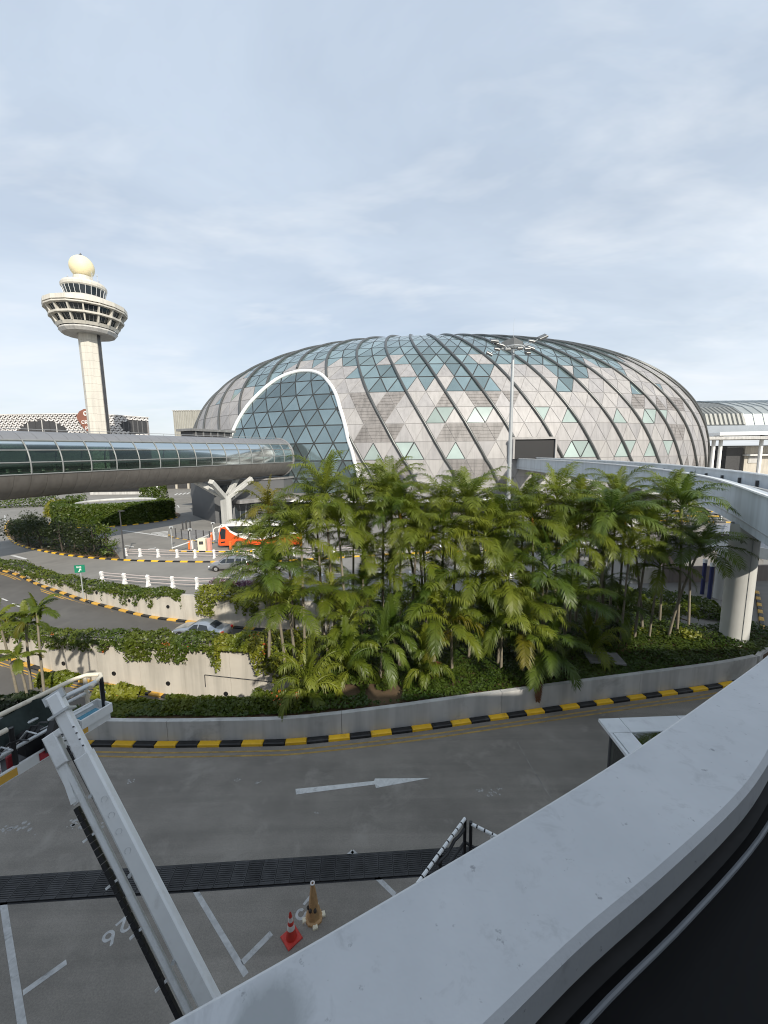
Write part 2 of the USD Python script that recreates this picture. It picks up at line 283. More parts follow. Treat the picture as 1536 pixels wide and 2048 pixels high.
# ------------------------------------------------------------------ ground, roads, ramps, planting bed
BED_BACK = np.array([(-4.0, 20.4), (-4.0, 23.4), (-3.6, 27.0), (-1.0, 29.2), (8.0, 29.6), (16.0, 29.2), (18.4, 27.8), (19.4, 26.2)])
BED_RIGHT = np.array([(21.2, 25.6), (24.9, 26.3), (25.2, 25.0), (24.3, 23.9), (23.0, 22.9), (21.6, 22.2)])
hole = Polygon(np.vstack([LF[:, :2], BED_BACK[1:], [(20.4, 26.2)], W1[::-1, :2]])).buffer(0)
BIG = 3200.
gmb = MB(); near_grid = shapely.box(-BIG, -BIG, BIG, BIG).difference(hole)
gmb.sheet(near_grid, 0.)
single('ground', gmb, asphalt_sun, None, None, kind='structure')
lf = MB(); lf.sheet(hole.buffer(.6), -5.4); single('lower_ground', lf, soil, None, None, kind='structure')
def wz(x, y=0): return float(np.interp(x, W1[:96, 0], W1[:96, 2]))
ramp_m = Polygon(np.vstack([W2[:, :2], BED_BACK[2:], [(20.2, 26.4)], W1[::-1, :2]])).buffer(0)
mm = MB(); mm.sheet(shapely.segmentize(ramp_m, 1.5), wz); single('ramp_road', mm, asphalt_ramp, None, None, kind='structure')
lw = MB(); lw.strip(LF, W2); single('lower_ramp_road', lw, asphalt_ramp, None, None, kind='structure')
nr = MB(); nr.sheet(Polygon(np.vstack([KERB[:, :2] , [(30, 22), (60, 22), (60, -2.9), (-60, -2.9), (-60, 17.1)]])).buffer(0), .004); single('road', nr, asphalt, None, None, kind='structure')
bed_poly = Polygon(np.vstack([offset(FRONT, .24)[:, :2], BED_RIGHT[::-1], BED_BACK[::-1], LF[::-1, :2]])).buffer(0)
BED_Z = 1.0
bd = MB(); bd.prism(bed_poly, -5.3, BED_Z); single('planting_bed', bd, soil, None, None, kind='structure')

def kerb(name, path, label, L=.97, w=.30, h=.15, my=None, mk=None, side=-1, start=0):
    pts = resample(path, step=L); t = thing(name, label, 'kerb', kind='structure')
    for i in range(len(pts) - 1):
        a, b = pts[i], pts[i + 1]; d = (b - a); l = np.linalg.norm(d); d /= l; s = np.cross((0, 0, 1), d); s /= np.linalg.norm(s); u = np.cross(d, s)
        jt = np.random.default_rng(i * 7 + len(pts)); a = a + s * jt.normal(0, .006) + u * jt.normal(0, .004)
        m = MB(); m.frame((a + b) / 2 + u * (h / 2) + s * (side * w / 2), d, s, u, (l - .015 - .02 * jt.uniform(), w, h), bev=.035)
        part(t, 'kerb_stone', m, (my or kerb_y) if (i + start) % 2 == 0 else (mk or kerb_k))
    return t
def wall(name, label, base, top, thick, panel, m, side=1, group=None, gap=.02):
    """Retaining wall of cast panels along a base path; the panels' fronts follow the path, the backs lie 'thick' to its side."""
    t = thing(name, label, 'wall', group=group)
    p = resample(base, step=.5); L = np.r_[0, np.cumsum(np.linalg.norm(np.diff(p[:, :2], axis=0), axis=1))]; n = max(1, int(round(L[-1] / panel)))
    for k in range(n):
        u = np.linspace(L[-1] * k / n + gap / 2, L[-1] * (k + 1) / n - gap / 2, 6)
        q = np.stack([np.interp(u, L, p[:, j]) for j in range(3)], 1); b = offset(q, side * thick); T = np.array([top(x) for x in q[:, 0]])
        A = q + [0, 0, -.5]; B = np.column_stack([q[:, :2], T]); C = np.column_stack([b[:, :2], T]); D = np.column_stack([b[:, :2], A[:, 2]])
        r = np.vstack([A, B, C, D]); f = [(j * 6 + i, j * 6 + i + 1, ((j + 1) % 4) * 6 + i + 1, ((j + 1) % 4) * 6 + i) for j in range(4) for i in range(5)] + [(0, 6, 12, 18), (23, 17, 11, 5)]
        mb = MB(); mb.add(r, f); part(t, 'wall_panel', mb, m)
    return t
def holes(t, base, spots, r=.13):
    p = resample(base, step=.15)
    for px, py in spots:
        best = None
        for i in range(1, len(p) - 1):
            q = np.repeat(p[i][None], 40, 0); q[:, 2] += np.linspace(.2, 3.2, 40); e = np.hypot(*(to_px(q) - [px, py]).T); j = e.argmin()
            if best is None or e[j] < best[0]: best = (e[j], q[j], p[i + 1] - p[i - 1])
        c, d = best[1], best[2]; d = d / np.linalg.norm(d); d[2] = 0; nrm = np.array([d[1], -d[0], 0])
        if nrm @ (EYE - c) < 0: nrm = -nrm
        s = np.cross((0, 0, 1), nrm); mb = MB(); ring = []
        for rr, o in ((r * 1.25, .0), (r * 1.25, .05), (r, .05), (r * .95, .012)):
            ring.append([c + nrm * o + rr * (s * math.cos(a) + np.array([0, 0, 1]) * math.sin(a)) for a in np.linspace(0, 2 * math.pi, 16, endpoint=False)])
        f = [(j * 16 + i, j * 16 + (i + 1) % 16, (j + 1) * 16 + (i + 1) % 16, (j + 1) * 16 + i) for j in range(3) for i in range(16)] + [tuple(range(48, 64))]
        mb.add(np.vstack(ring), f); part(t, 'weep_pipe', mb, black)

kerb('road_kerb', KERB[8:], 'yellow and black painted kerb at the foot of the low grey planter wall', side=1, L=.985)
kerb('ramp_kerb', offset(W1[:86], -.32), 'amber and black kerb along the upper curved retaining wall', my=kerb_o, L=.95, w=.32, side=1)
kerb('lower_ramp_kerb', offset(W2[:58], -.36), 'amber and black kerb at the foot of the lower retaining wall', my=kerb_o, L=.98, w=.36, side=1)
tw1 = wall('retaining_wall', 'upper curved pale concrete retaining wall with round weep holes beside the ramp', W1, w1_top, .3, 4.2, concrete, side=1)
holes(tw1, W1, [(141, 1169), (194, 1186), (260, 1201), (336, 1214), (420, 1225), (507, 1235)])
tw2 = wall('retaining_wall', 'lower pale concrete retaining wall under the trailing shrubs, with a thin pipe on it', W2, w2_top, .3, 3.6, concrete, side=1)
holes(tw2, W2, [(126, 1326), (230, 1347), (335, 1367), (452, 1388)])
def on_w2(px, py):
    p = resample(W2, step=.1); best = min(((abs(to_px(q)[0] - px), i) for i, q in enumerate(p)), key=lambda z: z[0])[1]; q = p[best].copy()
    zz = np.linspace(q[2], q[2] + 6, 200); e = [abs(to_px((q[0], q[1], z))[1] - py) for z in zz]; q[2] = zz[int(np.argmin(e))]; return q + [.0, -.07, 0]
pp = MB(); a, b, c = on_w2(414, 1372), on_w2(414, 1349), on_w2(560, 1364); pp.tube([a, b], .028, 6); pp.tube([b, lerp(b, c, .5) , c], .028, 6); part(tw2, 'pipe', pp, steel_dark)
low = wall('planter_wall', 'low grey concrete planter wall between the yellow kerb and the palm bed', np.column_stack([FRONT[:, :2], np.zeros(len(FRONT))]), lambda x: float(np.interp(x, [-34, -5, 3, 21], [1.02, 1.06, 1.22, 1.26])), .24, 7.5, concrete_grey, side=1)
endw = wall('planter_wall', 'short curved end of the planter wall by the round white pillar', np.column_stack([np.vstack([FRONT[-1:, :2] + [.25, .1], BED_RIGHT[::-1][:4]]), np.zeros(5)]), lambda x: 1.2, .22, 6, concrete_grey, side=1)

def mark(px, z, m=paint_white, name='road_marking', poly=None):
    mb = MB(); mb.sheet(Polygon([at(x, y, z)[:2] for x, y in px]) if poly is None else poly, z); return single(name, mb, m, None, None, kind='structure')
def stripe(path, w, z=.008): return LineString(np.asarray(path)[:, :2]).buffer(w / 2, cap_style='flat')
for k, off in enumerate((-.30, -.56)):
    mb = MB(); mb.sheet(stripe(offset(KERB, off)[10:], .10), .008); single('yellow_line', mb, paint_yellow, None, None, kind='structure')
for off in (-.62, -.86):
    P = offset(W1, off)[:70]; Q = offset(W1, off - .1)[:70]; mb = MB(); mb.strip(P + [0, 0, .012], Q + [0, 0, .012]); single('yellow_line', mb, kerb_o, None, None, kind='structure')
    P = offset(W2, off - .05)[:58]; Q = offset(W2, off - .15)[:58]; mb = MB(); mb.strip(P + [0, 0, .03], Q + [0, 0, .03]); single('yellow_line', mb, kerb_o, None, None, kind='structure')
# arrow on the near road
mark(None, .008, poly=Polygon([at(*p, .004)[:2] for p in [(591, 1578), (748, 1562), (750, 1557), (860, 1556), (752, 1576), (750, 1569), (592, 1589)]]).buffer(0), name='lane_arrow')
# parking bay lines
for a, b, w in [((6, 1804), (46, 2060), .155), ((46, 1986), (133, 1924), .15), ((390, 1780), (492, 1950), .14), ((484, 1926), (543, 1866), .15), ((753, 1754), (790, 1790), .15), ((706, 1702), (694, 1713), .13), ((704, 1702), (716, 1713), .13)]:
    p, q = at(*a, .004)[:2], at(*b, .004)[:2]; mark(None, .008, paint_faded, 'bay_line', LineString([p, q]).buffer(w / 2, cap_style='flat'))
def ground_text(txt, px, h, direction, m):
    tm = meshkit.text_mesh(txt, h, .003, bold=True); v = np.array(tm.vertices); v[:, 0] -= v[:, 0].mean(); v[:, 1] -= h / 2
    d = np.asarray(direction, float) / np.linalg.norm(direction); u = np.array([-d[1], d[0]]); c = at(*px, .004)
    w = np.column_stack([c[0] + v[:, 0] * d[0] + v[:, 1] * u[0], c[1] + v[:, 0] * d[1] + v[:, 1] * u[1], .006 + v[:, 2]])
    mb = MB(); mb.raw(w, tm.faces); return single('bay_number', mb, m, None, None, kind='structure')
dv = at(205, 1885, 0)[:2] - at(250, 1845, 0)[:2]
ground_text('26', (231, 1866), .42, dv, paint_faded); ground_text('25', (613, 1822), .42, dv, paint_faded)
for px, s in [((150, 1648), .22), ((52, 1655), .2), ((172, 1650), .25), ((15, 1656), .14), ((962, 1580), .10), ((985, 1585), .1), ((975, 1592), .07), ((995, 1578), .08), ((476, 1560), .07), ((515, 1565), .08), ((634, 1625), .06), ((260, 1563), .1)]:
    rng = np.random.default_rng(int(px[0] * 7 + px[1])); c = at(*px, 0)
    blobs = [Point(c[0] + rng.normal(0, s), c[1] + rng.normal(0, s * .6)).buffer(s * rng.uniform(.08, .4), 3) for _ in range(14)]
    mb = MB(); mb.sheet(shapely.union_all(blobs), .007); single('road_scuff', mb, scuff_m, None, None, kind='structure')
mb = MB(); mb.sheet(LineString([at(*p, 0)[:2] for p in [(1035, 1485), (1060, 1530), (1085, 1570), (1105, 1600)]]).buffer(.022), .0075); single('road_crack_seal', mb, crack_m, None, None, kind='structure')

# long steel drain: one framed grate after another
dr = thing('drain_channel', 'long dark steel drain grating crossing the near road', 'drain', kind='structure')
gl0, gl1 = at(-60, 1768, 0), at(-60, 1802, 0); gr0, gr1 = at(905, 1703, 0), at(905, 1741, 0)
mid0, mid1 = lerp(gl0, gl1, .5), lerp(gr0, gr1, .5); dvec = (mid1 - mid0); dl_ = np.linalg.norm(dvec[:2]); dvec /= np.linalg.norm(dvec); svec = np.array([-dvec[1], dvec[0], 0]); gw = .78
steel_grate = mat('drain_steel', (.045, .045, .046), .55, .3, 4., metal=.3, rand=.25)
ch = MB(); ch.frame((mid0 + mid1) / 2 + [0, 0, -.012 + .018], dvec, svec, (0, 0, 1), (dl_ + 4, gw + .1, .004)); part(dr, 'channel', ch, black)
ng = int(dl_ / .46) + 3
for k in range(ng):
    c = mid0 + dvec * (k * .46 + .23) + [0, 0, .03]; mb = MB()
    for s in (-1, 1): mb.frame(c + svec * s * (gw / 2 - .02), dvec, svec, (0, 0, 1), (.44, .04, .03)); mb.frame(c + dvec * s * .21, dvec, svec, (0, 0, 1), (.022, gw, .032))
    for b_ in range(11): mb.frame(c + svec * (b_ - 5) * .064, dvec, svec, (0, 0, 1), (.42, .046, .026))
    part(dr, 'grate', mb, steel_grate)

# ------------------------------------------------------------------ shell-shaped glass and metal hall
XC, YC, DA, DB, PSI, DZ, DC, DN, DM = 21.63, 162.3, 88.6, 70.3, .12, 8.69, 42.4, .79, .85
def sp_(v, n): return np.sign(v) * np.abs(v) ** n
_T = np.linspace(-np.pi, np.pi, 20001); _ex = DA * sp_(np.cos(_T), DM); _ey = DB * sp_(np.sin(_T), DM)
_EL = np.r_[0, np.cumsum(np.hypot(np.diff(_ex), np.diff(_ey)))]; PER = _EL[-1]
def dome(s, P):
    s = np.asarray(s, float) % 1.; P = np.asarray(P, float); x = np.interp(s * PER, _EL, _ex); y = np.interp(s * PER, _EL, _ey)
    r = sp_(np.cos(P), DN); z = DZ + DC * sp_(np.sin(P), DN); x = x * r; y = y * r; cs, sn = math.cos(PSI), math.sin(PSI)
    return np.stack([XC + x * cs - y * sn, YC + x * sn + y * cs, z + 0 * x], -1)
ND, DS0 = 112, .2094
PR = [-.058, -.0086, .0371, .1044, .1855, .2676, .3553, .452, .551, .6419, .7402, .855, .965, 1.07, 1.175, 1.28, 1.39]
NR = len(PR)
def ds(k, j): return DS0 + (k - .5 * (j - 4)) / ND
def rowpar(P): return np.interp(P, PR, np.arange(NR))
PACK = ['.1d1.3d1.24d8.1d1.172d6.1d1.4', 'd4.24d1.1d1.1d1.1d1.1d1.1d1.177d1.1d2.4', 'g1.11g1.1g2.2g1.2g2.4g1.188g1.3g2.2', 'd1.1d4.1d1.20d2.1d1.184d1.1d2.1d1.2', 'g1.2g2.2g1.5g2.5g1.3g1.2g1.1g1.188d2.1d1.2', '.2d1.3d2.1d1.1d1.12d1.2d2.1d1.1d2.1d1.182d3.2d1', '.1g1.1g2.1g4.6g1.2g1.6g1.6g1.164g1.4g1.2g2.12g4', '.2g2.1g5.1g1.6g3.2g1.5g1.174g6.8g1.1g4', 'g1.1g8.2g12.1g5.1g1.12g152.5g9.1g1.3g1.1g5.1g1', 'g34.1g1.8g180', 'g40.1g183', 'g224', 'g224', 'g224', 'g224', 'g224']
import re
ROWS = [''.join(c * int(n) for c, n in re.findall(r'(\D)(\d+)', p)) for p in PACK]
ARCH = [(.0999, -.0664), (.1036, .0021), (.1084, .0531), (.1128, .1436), (.1149, .2077), (.1175, .2745), (.1194, .3213), (.1223, .3737), (.1253, .4295), (.1302, .4965), (.1357, .5263), (.1408, .5367), (.1467, .5314), (.1524, .5111), (.1577, .4751), (.1615, .4349), (.1651, .3904), (.168, .3427), (.1708, .2763), (.1732, .2161), (.175, .161), (.1762, .1164), (.1775, .0841), (.1791, .0341), (.1805, .0006), (.1816, -.0308), (.1829, -.0815)]
ARC = smooth_path(np.array([(s * ND, float(rowpar(P)) if P > PR[0] else -.5) for s, P in ARCH]), 90)
def lat(u, w): return dome(np.asarray(u) / ND, np.interp(w, np.arange(NR), PR))
arch_poly = Polygon(ARC).buffer(0)
panel_m = [mat(f'facade_panel_{i}', c, .52, .07, .35, streak=.12, metal=.05, rand=.05) for i, c in enumerate([(.325, .315, .31), (.30, .292, .292), (.35, .338, .328)])]
louvre_m = mat('facade_louvre', (.215, .202, .194), .55, .12, .5, streak=.3, rand=.08)
seam_m = mat('facade_seam', (.28, .27, .265), .6, .1, .5)
mull_m = mat('facade_mullion', (.03, .034, .035), .6, .1, 1.)
rib_m = mat('facade_rib', (.115, .12, .118), .38, .1, .4, metal=.5)
def facade_glass(name, col, metal, rough, rnd, ior=1.6):
    return mat(name, col, rough, .1, .25, metal=metal, rand=rnd, ior=ior)
glass_top = facade_glass('facade_glass_roof', (.31, .40, .40), .70, .09, .25)
glass_low = facade_glass('facade_glass_arch', (.235, .305, .32), .68, .08, .28)
glass_win = facade_glass('facade_glass_window', (.33, .40, .38), .0, .10, .22, 1.22)
hall = thing('domed_hall', 'vast shell shaped hall of triangular grey panels and green glass with dark curved ribs', 'building', (XC, YC, 0))
back = {'seam': MB(), 'mull': MB()}; tris = []
def piece(vs2, kind, cen):
    v = lat(vs2[:, 0], vs2[:, 1]); c = v.mean(0)
    n = np.cross(v[1] - v[0], v[2] - v[0]); n /= max(np.linalg.norm(n), 1e-9)
    if n @ (c - [XC, YC, DZ]) < 0: v = v[::-1]; n = -n
    back['mull' if kind in 'gGa' else 'seam'].add(v, [tuple(range(len(v)))])
    e = .14 if kind in 'gGa' else .062
    pl = v - c; d = np.linalg.norm(pl, axis=1, keepdims=True); area = np.linalg.norm(sum(np.cross(pl[i], pl[(i + 1) % len(v)]) for i in range(len(v)))) / 2; per = sum(np.linalg.norm(v[i] - v[(i + 1) % len(v)]) for i in range(len(v)))
    k = max(.35, 1 - e / max(2 * area / per, .05)); q = c + pl * k + n * .03
    face = n @ (EYE - c); px = to_px(c)
    score = area / np.sum((c - EYE) ** 2) * max(face, 0) if (-60 < px[0] < 1600 and 600 < px[1] < 1060) else 0
    tris.append((score, kind, q, n))
for j in range(NR - 1):
    for k in range(ND):
        for w, vs in enumerate(([(k, j), (k + 1, j), (k + 1, j + 1)], [(k, j + 1), (k + 1, j + 1), (k, j)])):
            u = np.array([(ds(a, b) * ND, b) for a, b in vs]); c = u.mean(0); kind = ROWS[j][2 * k + w]; c[0] %= ND
            sh = (c[0] - u.mean(0)[0]); u[:, 0] += sh
            if kind == 'g' and j >= 5: kind = 'G'
            if 10 < c[0] < 22 and j < 11 and Polygon(u).intersects(arch_poly):
                T = Polygon(u); I = T.intersection(arch_poly); O = T.difference(arch_poly)
                for g, kd in ((I, 'a'), (O, 'd' if kind == 'd' else ('G' if kind == 'G' else '.'))):
                    for gg in getattr(g, 'geoms', [g]):
                        if gg.geom_type == 'Polygon' and gg.area > .02: piece(np.array(shapely.geometry.polygon.orient(gg).simplify(.03).exterior.coords)[:-1], kd, c)
            else: piece(u, kind, c)
part(hall, 'panel_backing', back['seam'], seam_m); part(hall, 'mullion_grid', back['mull'], mull_m)
tris.sort(key=lambda t: -t[0]); rest = {}; quota = {'facade_panel': 300, 'glass_pane': 300}; rng = np.random.default_rng(5)
for sc, kind, q, n in tris:
    nm = 'glass_pane' if kind in 'gGa' else 'facade_panel'
    if kind in '.': m = panel_m[rng.integers(3)]
    else: m = {'d': louvre_m, 'g': glass_win, 'G': glass_top, 'a': glass_low}[kind]
    mb = MB() if quota[nm] > 0 and sc > 0 else rest.setdefault((nm, str(m.GetPath())), (MB(), m))[0]
    tilt = n * .0; mb.plate(q + tilt, .05 if kind in '.d' else .012)
    if kind == 'd':                                            # horizontal louvre blades on the darker panels
        zz = np.sort(q[:, 2]); a, b = zz[0], zz[-1]; ed = [(q[i], q[(i + 1) % len(q)]) for i in range(len(q))]
        for z in np.linspace(a, b, 6)[1:-1]:
            hit = [p0 + (p1 - p0) * (z - p0[2]) / (p1[2] - p0[2]) for p0, p1 in ed if (p0[2] - z) * (p1[2] - z) < 0]
            if len(hit) == 2: mb.bar(hit[0] + n * .08, hit[1] + n * .08, .07, .1, up=n)
    if quota[nm] > 0 and sc > 0: part(hall, nm, mb, m); quota[nm] -= 1
for (nm, _), (mb, m) in rest.items(): part(hall, nm, mb, m, kind='stuff')
for k in range(0, ND, 2):                                      # bold ribs along one diagonal of the lattice
    u = np.array([((ds(k, j) * ND) % ND, j) for j in np.linspace(-.6, NR - 1, 52)]); u[:, 0] = np.unwrap(u[:, 0], period=ND); pts = lat(u[:, 0], u[:, 1]); runs = [[]]
    for (a, b), p in zip(u, pts):
        if b < 9 and arch_poly.buffer(.05).contains(Point(a % ND, b)):
            if runs[-1]: runs.append([])
        else:
            nn = p - np.array([XC, YC, DZ]); nn /= np.linalg.norm(nn); runs[-1].append(p + nn * .22)
    mb = MB()
    for r in runs:
        if len(r) > 2: mb.tube(np.array(r), .31, 8)
    part(hall, 'rib', mb, rib_m, smooth=50)
ap = lat(ARC[:, 0], ARC[:, 1]); nn = ap - np.array([XC, YC, DZ - 4]); nn /= np.linalg.norm(nn, axis=1, keepdims=True)
mb = MB(); mb.tube(ap + nn * .2, .42, 10); part(hall, 'arch_trim', mb, steel_white, smooth=50)
cap = MB(); tt = np.linspace(0, 1, 113)[:-1]; ring = dome(tt, PR[-1]); cap.add(np.vstack([ring, [[XC, YC, ring[0, 2] - 1.5]]]), [(i, (i + 1) % 112, 112) for i in range(112)]); part(hall, 'oculus', cap, glass_top)
# plinth and canopy ring round the foot of the hall
bs = np.linspace(0, 1, 161)[:-1]; foot = dome(bs, -.07); outw = (foot - [XC, YC, 0]); outw[:, 2] = 0; outw /= np.linalg.norm(outw, axis=1, keepdims=True)
def ring_poly(d0, d1): return Polygon((foot + outw * d1)[:, :2]).difference(Polygon((foot + outw * d0)[:, :2]))
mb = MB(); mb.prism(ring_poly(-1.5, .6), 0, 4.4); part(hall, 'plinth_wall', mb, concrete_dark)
front_half = shapely.box(-35, 60, 75, 150)
mb = MB(); mb.prism(ring_poly(.7, 6.0).intersection(front_half), 3.1, 3.45); part(hall, 'entrance_canopy', mb, concrete_grey)
mb = MB(); mb.prism(ring_poly(6.02, 6.2).intersection(shapely.box(-26, 60, 30, 150)), 3.0, 3.55); part(hall, 'canopy_edge', mb, steel_white)
# dark opening where the guideway enters
op0, op1 = at(1028, 918, Y=91.0), at(1110, 878, Y=91.0)
mb = MB(); mb.box(((op0[0] + op1[0]) / 2, 92.6, (op0[2] + op1[2]) / 2), (op1[0] - op0[0], 3.2, op1[2] - op0[2])); part(hall, 'track_opening', mb, black)
mb = MB(); w_, h_ = op1[0] - op0[0], op1[2] - op0[2]; cxo, czo = (op0[0] + op1[0]) / 2, (op0[2] + op1[2]) / 2
mb.box((cxo, 90.95, op1[2] + .25), (w_ + 1.2, .7, .5)); mb.box((op0[0] - .2, 90.95, czo), (.4, .7, h_)); mb.box((op1[0] + .2, 90.95, czo), (.4, .7, h_)); part(hall, 'opening_frame', mb, panel_m[2])

# ------------------------------------------------------------------ tubular link bridge on the left
tube_glass = pane('bridge_glass', (.44, .53, .48), ior=1.42, base=.02, rough=.10, gcol=(.72, .78, .77))
tube_metal = mat('bridge_cladding', (.27, .265, .26), .42, .07, .4, metal=.45, streak=.1)
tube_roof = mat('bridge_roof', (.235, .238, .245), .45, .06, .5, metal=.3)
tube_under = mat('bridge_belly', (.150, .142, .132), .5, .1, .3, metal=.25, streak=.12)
mull_grey = mat('bridge_mullion', (.20, .21, .21), .5, .1, 1.)
BA, BB = at(0, 931, zc=47.), at(580, 914, zc=95.); BA[2] += 0; bdir = BB - BA; BL = np.linalg.norm(bdir); bdir /= BL
BA0 = BA - bdir * 15.; BL += 11.2
bs_ = np.cross(bdir, (0, 0, 1)); bs_ /= np.linalg.norm(bs_); bu = np.cross(bs_, bdir)       # bs_ points towards the camera side
if bs_ @ (EYE - BA) < 0: bs_ = -bs_
BR = 4.0
def bp(t, deg, r=BR): a = math.radians(deg); return BA0 + bdir * t + r * (bs_ * math.cos(a) + bu * math.sin(a))
bridge = thing('link_bridge', 'long tubular grey footbridge with bands of curved glass panes', 'bridge', BA0 + [0, 0, 0])
NB = 20; bay = BL / NB
def shell(t0, t1, d0, d1, r, th, n=8):
    mb = MB(); A = np.linspace(d0, d1, n); v = [bp(t, a, rr) for rr in (r, r - th) for t in (t0, t1) for a in A]; f = []
    for i in range(n - 1): f += [(i, i + 1, n + i + 1, n + i), (2 * n + i, 3 * n + i, 3 * n + i + 1, 2 * n + i + 1), (i, 2 * n + i, 2 * n + i + 1, i + 1), (n + i, n + i + 1, 3 * n + i + 1, 3 * n + i)]
    f += [(0, n, 3 * n, 2 * n), (n - 1, 3 * n - 1, 4 * n - 1, 2 * n - 1)]
    return mb.add(v, f)
for k in range(NB):
    t0, t1 = k * bay, (k + 1) * bay
    for q in range(2): part(bridge, 'roof_panel', shell(t0 + bay * q / 2 + .02, t0 + bay * (q + 1) / 2 - .02, 46, 134, BR, .12, 10), tube_roof, smooth=30)
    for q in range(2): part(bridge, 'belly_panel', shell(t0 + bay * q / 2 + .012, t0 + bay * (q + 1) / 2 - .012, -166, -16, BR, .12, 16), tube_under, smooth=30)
    for d0, d1 in ((-13.6, 4.2), (4.8, 24.6), (25.4, 44.5)): part(bridge, 'glass_pane', shell(t0 + .07, t1 - .07, d0, d1, BR - .03, .03, 5), tube_glass, smooth=30)
    part(bridge, 'rear_pane', shell(t0 + .07, t1 - .07, 136, 193, BR - .03, .03, 8), tube_glass, smooth=30)
    mb = MB(); mb.tube([bp(t0, a, BR + .03) for a in np.linspace(-15, 46, 12)], .075, 6); part(bridge, 'mullion', mb, mull_grey)
    mb = MB(); mb.tube([bp(t0, a, BR + .0) for a in np.linspace(134, 194, 8)], .085, 6); part(bridge, 'rear_mullion', mb, steel_grey)
for dg in (45.3, 25, 4.5, -14.8): mb = MB(); mb.tube([bp(0, dg, BR + .02), bp(BL, dg, BR + .02)], .075 if dg < 40 else .11, 6); part(bridge, 'rail', mb, mull_grey)
mb = MB(); mb.bar(bp(0, -90, 1.05), bp(BL, -90, 1.05), 7.0, .18, up=bu); part(bridge, 'walkway_floor', mb, concrete_grey)
for sd in (-1, 1): mb = MB(); c0 = bp(0, -90, .0) + bs_ * sd * 3.5; mb.tube([c0 + bu * .1, c0 + bu * .1 + bdir * BL], .06, 6); part(bridge, 'handrail', mb, galv)
mb = MB(); mb.tube([bp(0, 76, BR + .35), bp(BL, 76, BR + .35)], .035, 5)
for k in range(NB): mb.tube([bp(k * bay, 76, BR - .02), bp(k * bay, 76, BR + .35)], .03, 5)
part(bridge, 'roof_safety_rail', mb, steel_grey)
mb = MB(); mb.tube([bp(BL - .12, a, BR + .05) for a in np.linspace(0, 360, 33)], .22, 8, caps=False); part(bridge, 'end_ring', mb, tube_metal)
# plant housing on the bridge roof
hb = thing('roof_housing', 'flat grey plant housing standing on the bridge roof by the hall', 'housing', at(418, 872, zc=88.)); c = at(415, 862, zc=88.); mb = MB(); mb.frame(c, bdir, bs_, (0, 0, 1), (12.0, 4.5, .5), .05); part(hb, 'roof_slab', mb, tube_metal)
mb = MB(); mb.frame(c - [0, 0, .75], bdir, bs_, (0, 0, 1), (10.5, 3.6, 1.0)); part(hb, 'louvre_wall', mb, steel_dark)
for k in range(6): mb = MB(); mb.frame(c - [0, 0, .75] + bdir * (k * 1.9 - 4.7) + bs_ * 1.85, bdir, bs_, (0, 0, 1), (.35, .12, 1.0)); part(hb, 'post', mb, tube_metal)
# Y-shaped column under the bridge
yb = at(456, 1052, 0.); yc = thing('bridge_column', 'pale Y shaped concrete column holding up the link bridge', 'column', yb)
kn = np.array([yb[0], yb[1], 5.4]); mb = MB(); mb.bar(yb, kn + [0, 0, .3], 1.5, 1.5, up=bdir, bev=.25); part(yc, 'shaft', mb, column_paint)
for d in (-1, 1):
    for s in (-1, 1):
        tip = kn + bdir * d * 5.0 + bs_ * s * 1.9; tip[2] = BA[2] - 3.55
        mb = MB(); mb.bar(kn - [0, 0, .2], tip, .75, .85, up=bs_, bev=.05); part(yc, 'arm', mb, column_paint)

# ------------------------------------------------------------------ control tower
TX, TY = -102.9, 150.; tower = thing('control_tower', 'tall pale concrete air traffic control tower with a cream ball on top', 'tower', (TX, TY, 0))
WARP[tower] = lambda v: np.column_stack([v[:, :2], v[:, 2] + np.interp(v[:, 2], [50, 57, 66, 70, 74, 76, 90], [0, -1.4, -2.0, -1.7, -1.3, -.9, -.8])])
conc_t = mat('tower_concrete', (.56, .535, .475), .75, .06, .12, streak=.10, bump=.1, bscale=6); conc_t2 = mat('tower_concrete_grey', (.47, .46, .44), .75, .08, .2, streak=.12)
ball_m = mat('radome_skin', (.80, .70, .45), .6, .06, .4); glass_dark = mat('dark_window_glass', (.02, .028, .034), .08, .2, .5, ior=1.7)
mb = MB(); oct_ = [(TX + 3.35 * math.cos(a), TY + 3.35 * math.sin(a)) for a in np.arange(8) * math.pi / 4 + math.radians(-63)]
for z in np.arange(0, 58.5, 2.6): mb.prism(Polygon(oct_), z + .04, min(z + 2.6, 58.6)) if z > 0 else mb.prism(Polygon(oct_), 0, 2.6)
part(tower, 'shaft', mb, conc_t)
mb = MB(); da = math.radians(4.5)
mb.box((TX + 3.05 * math.cos(da), TY + 3.05 * math.sin(da), 28.8), (.3, 1.7, 57.4), da); part(tower, 'dark_strip', mb, steel_dark)
NS = 16; ph = math.radians(8)
def ringband(prof, m, nm, n=NS): mb = MB(); mb.lathe((TX, TY, 0), [(r * .785, z) for r, z in prof], n, phase=ph); part(tower, nm, mb, m)
ringband([(4.4, 57.4), (10.0, 57.2), (11.0, 58.2), (10.9, 58.7)], conc_t2, 'drum_base')
ringband([(10.75, 58.7), (10.75, 58.95)], steel_dark, 'shadow_gap')
ringband([(11.1, 58.95), (11.9, 60.0), (11.2, 60.0)], conc_t, 'drum_rim')
ringband([(10.0, 60.0), (12.0, 62.4)], glass_dark, 'lower_glazing')
ringband([(12.3, 62.3), (13.9, 62.35), (14.0, 63.0), (12.5, 63.0)], conc_t, 'middle_band')
ringband([(12.0, 62.9), (13.7, 65.3)], glass_dark, 'upper_glazing')
ringband([(14.0, 65.2), (15.5, 65.3), (15.55, 65.75), (14.1, 65.75)], conc_t, 'upper_band')
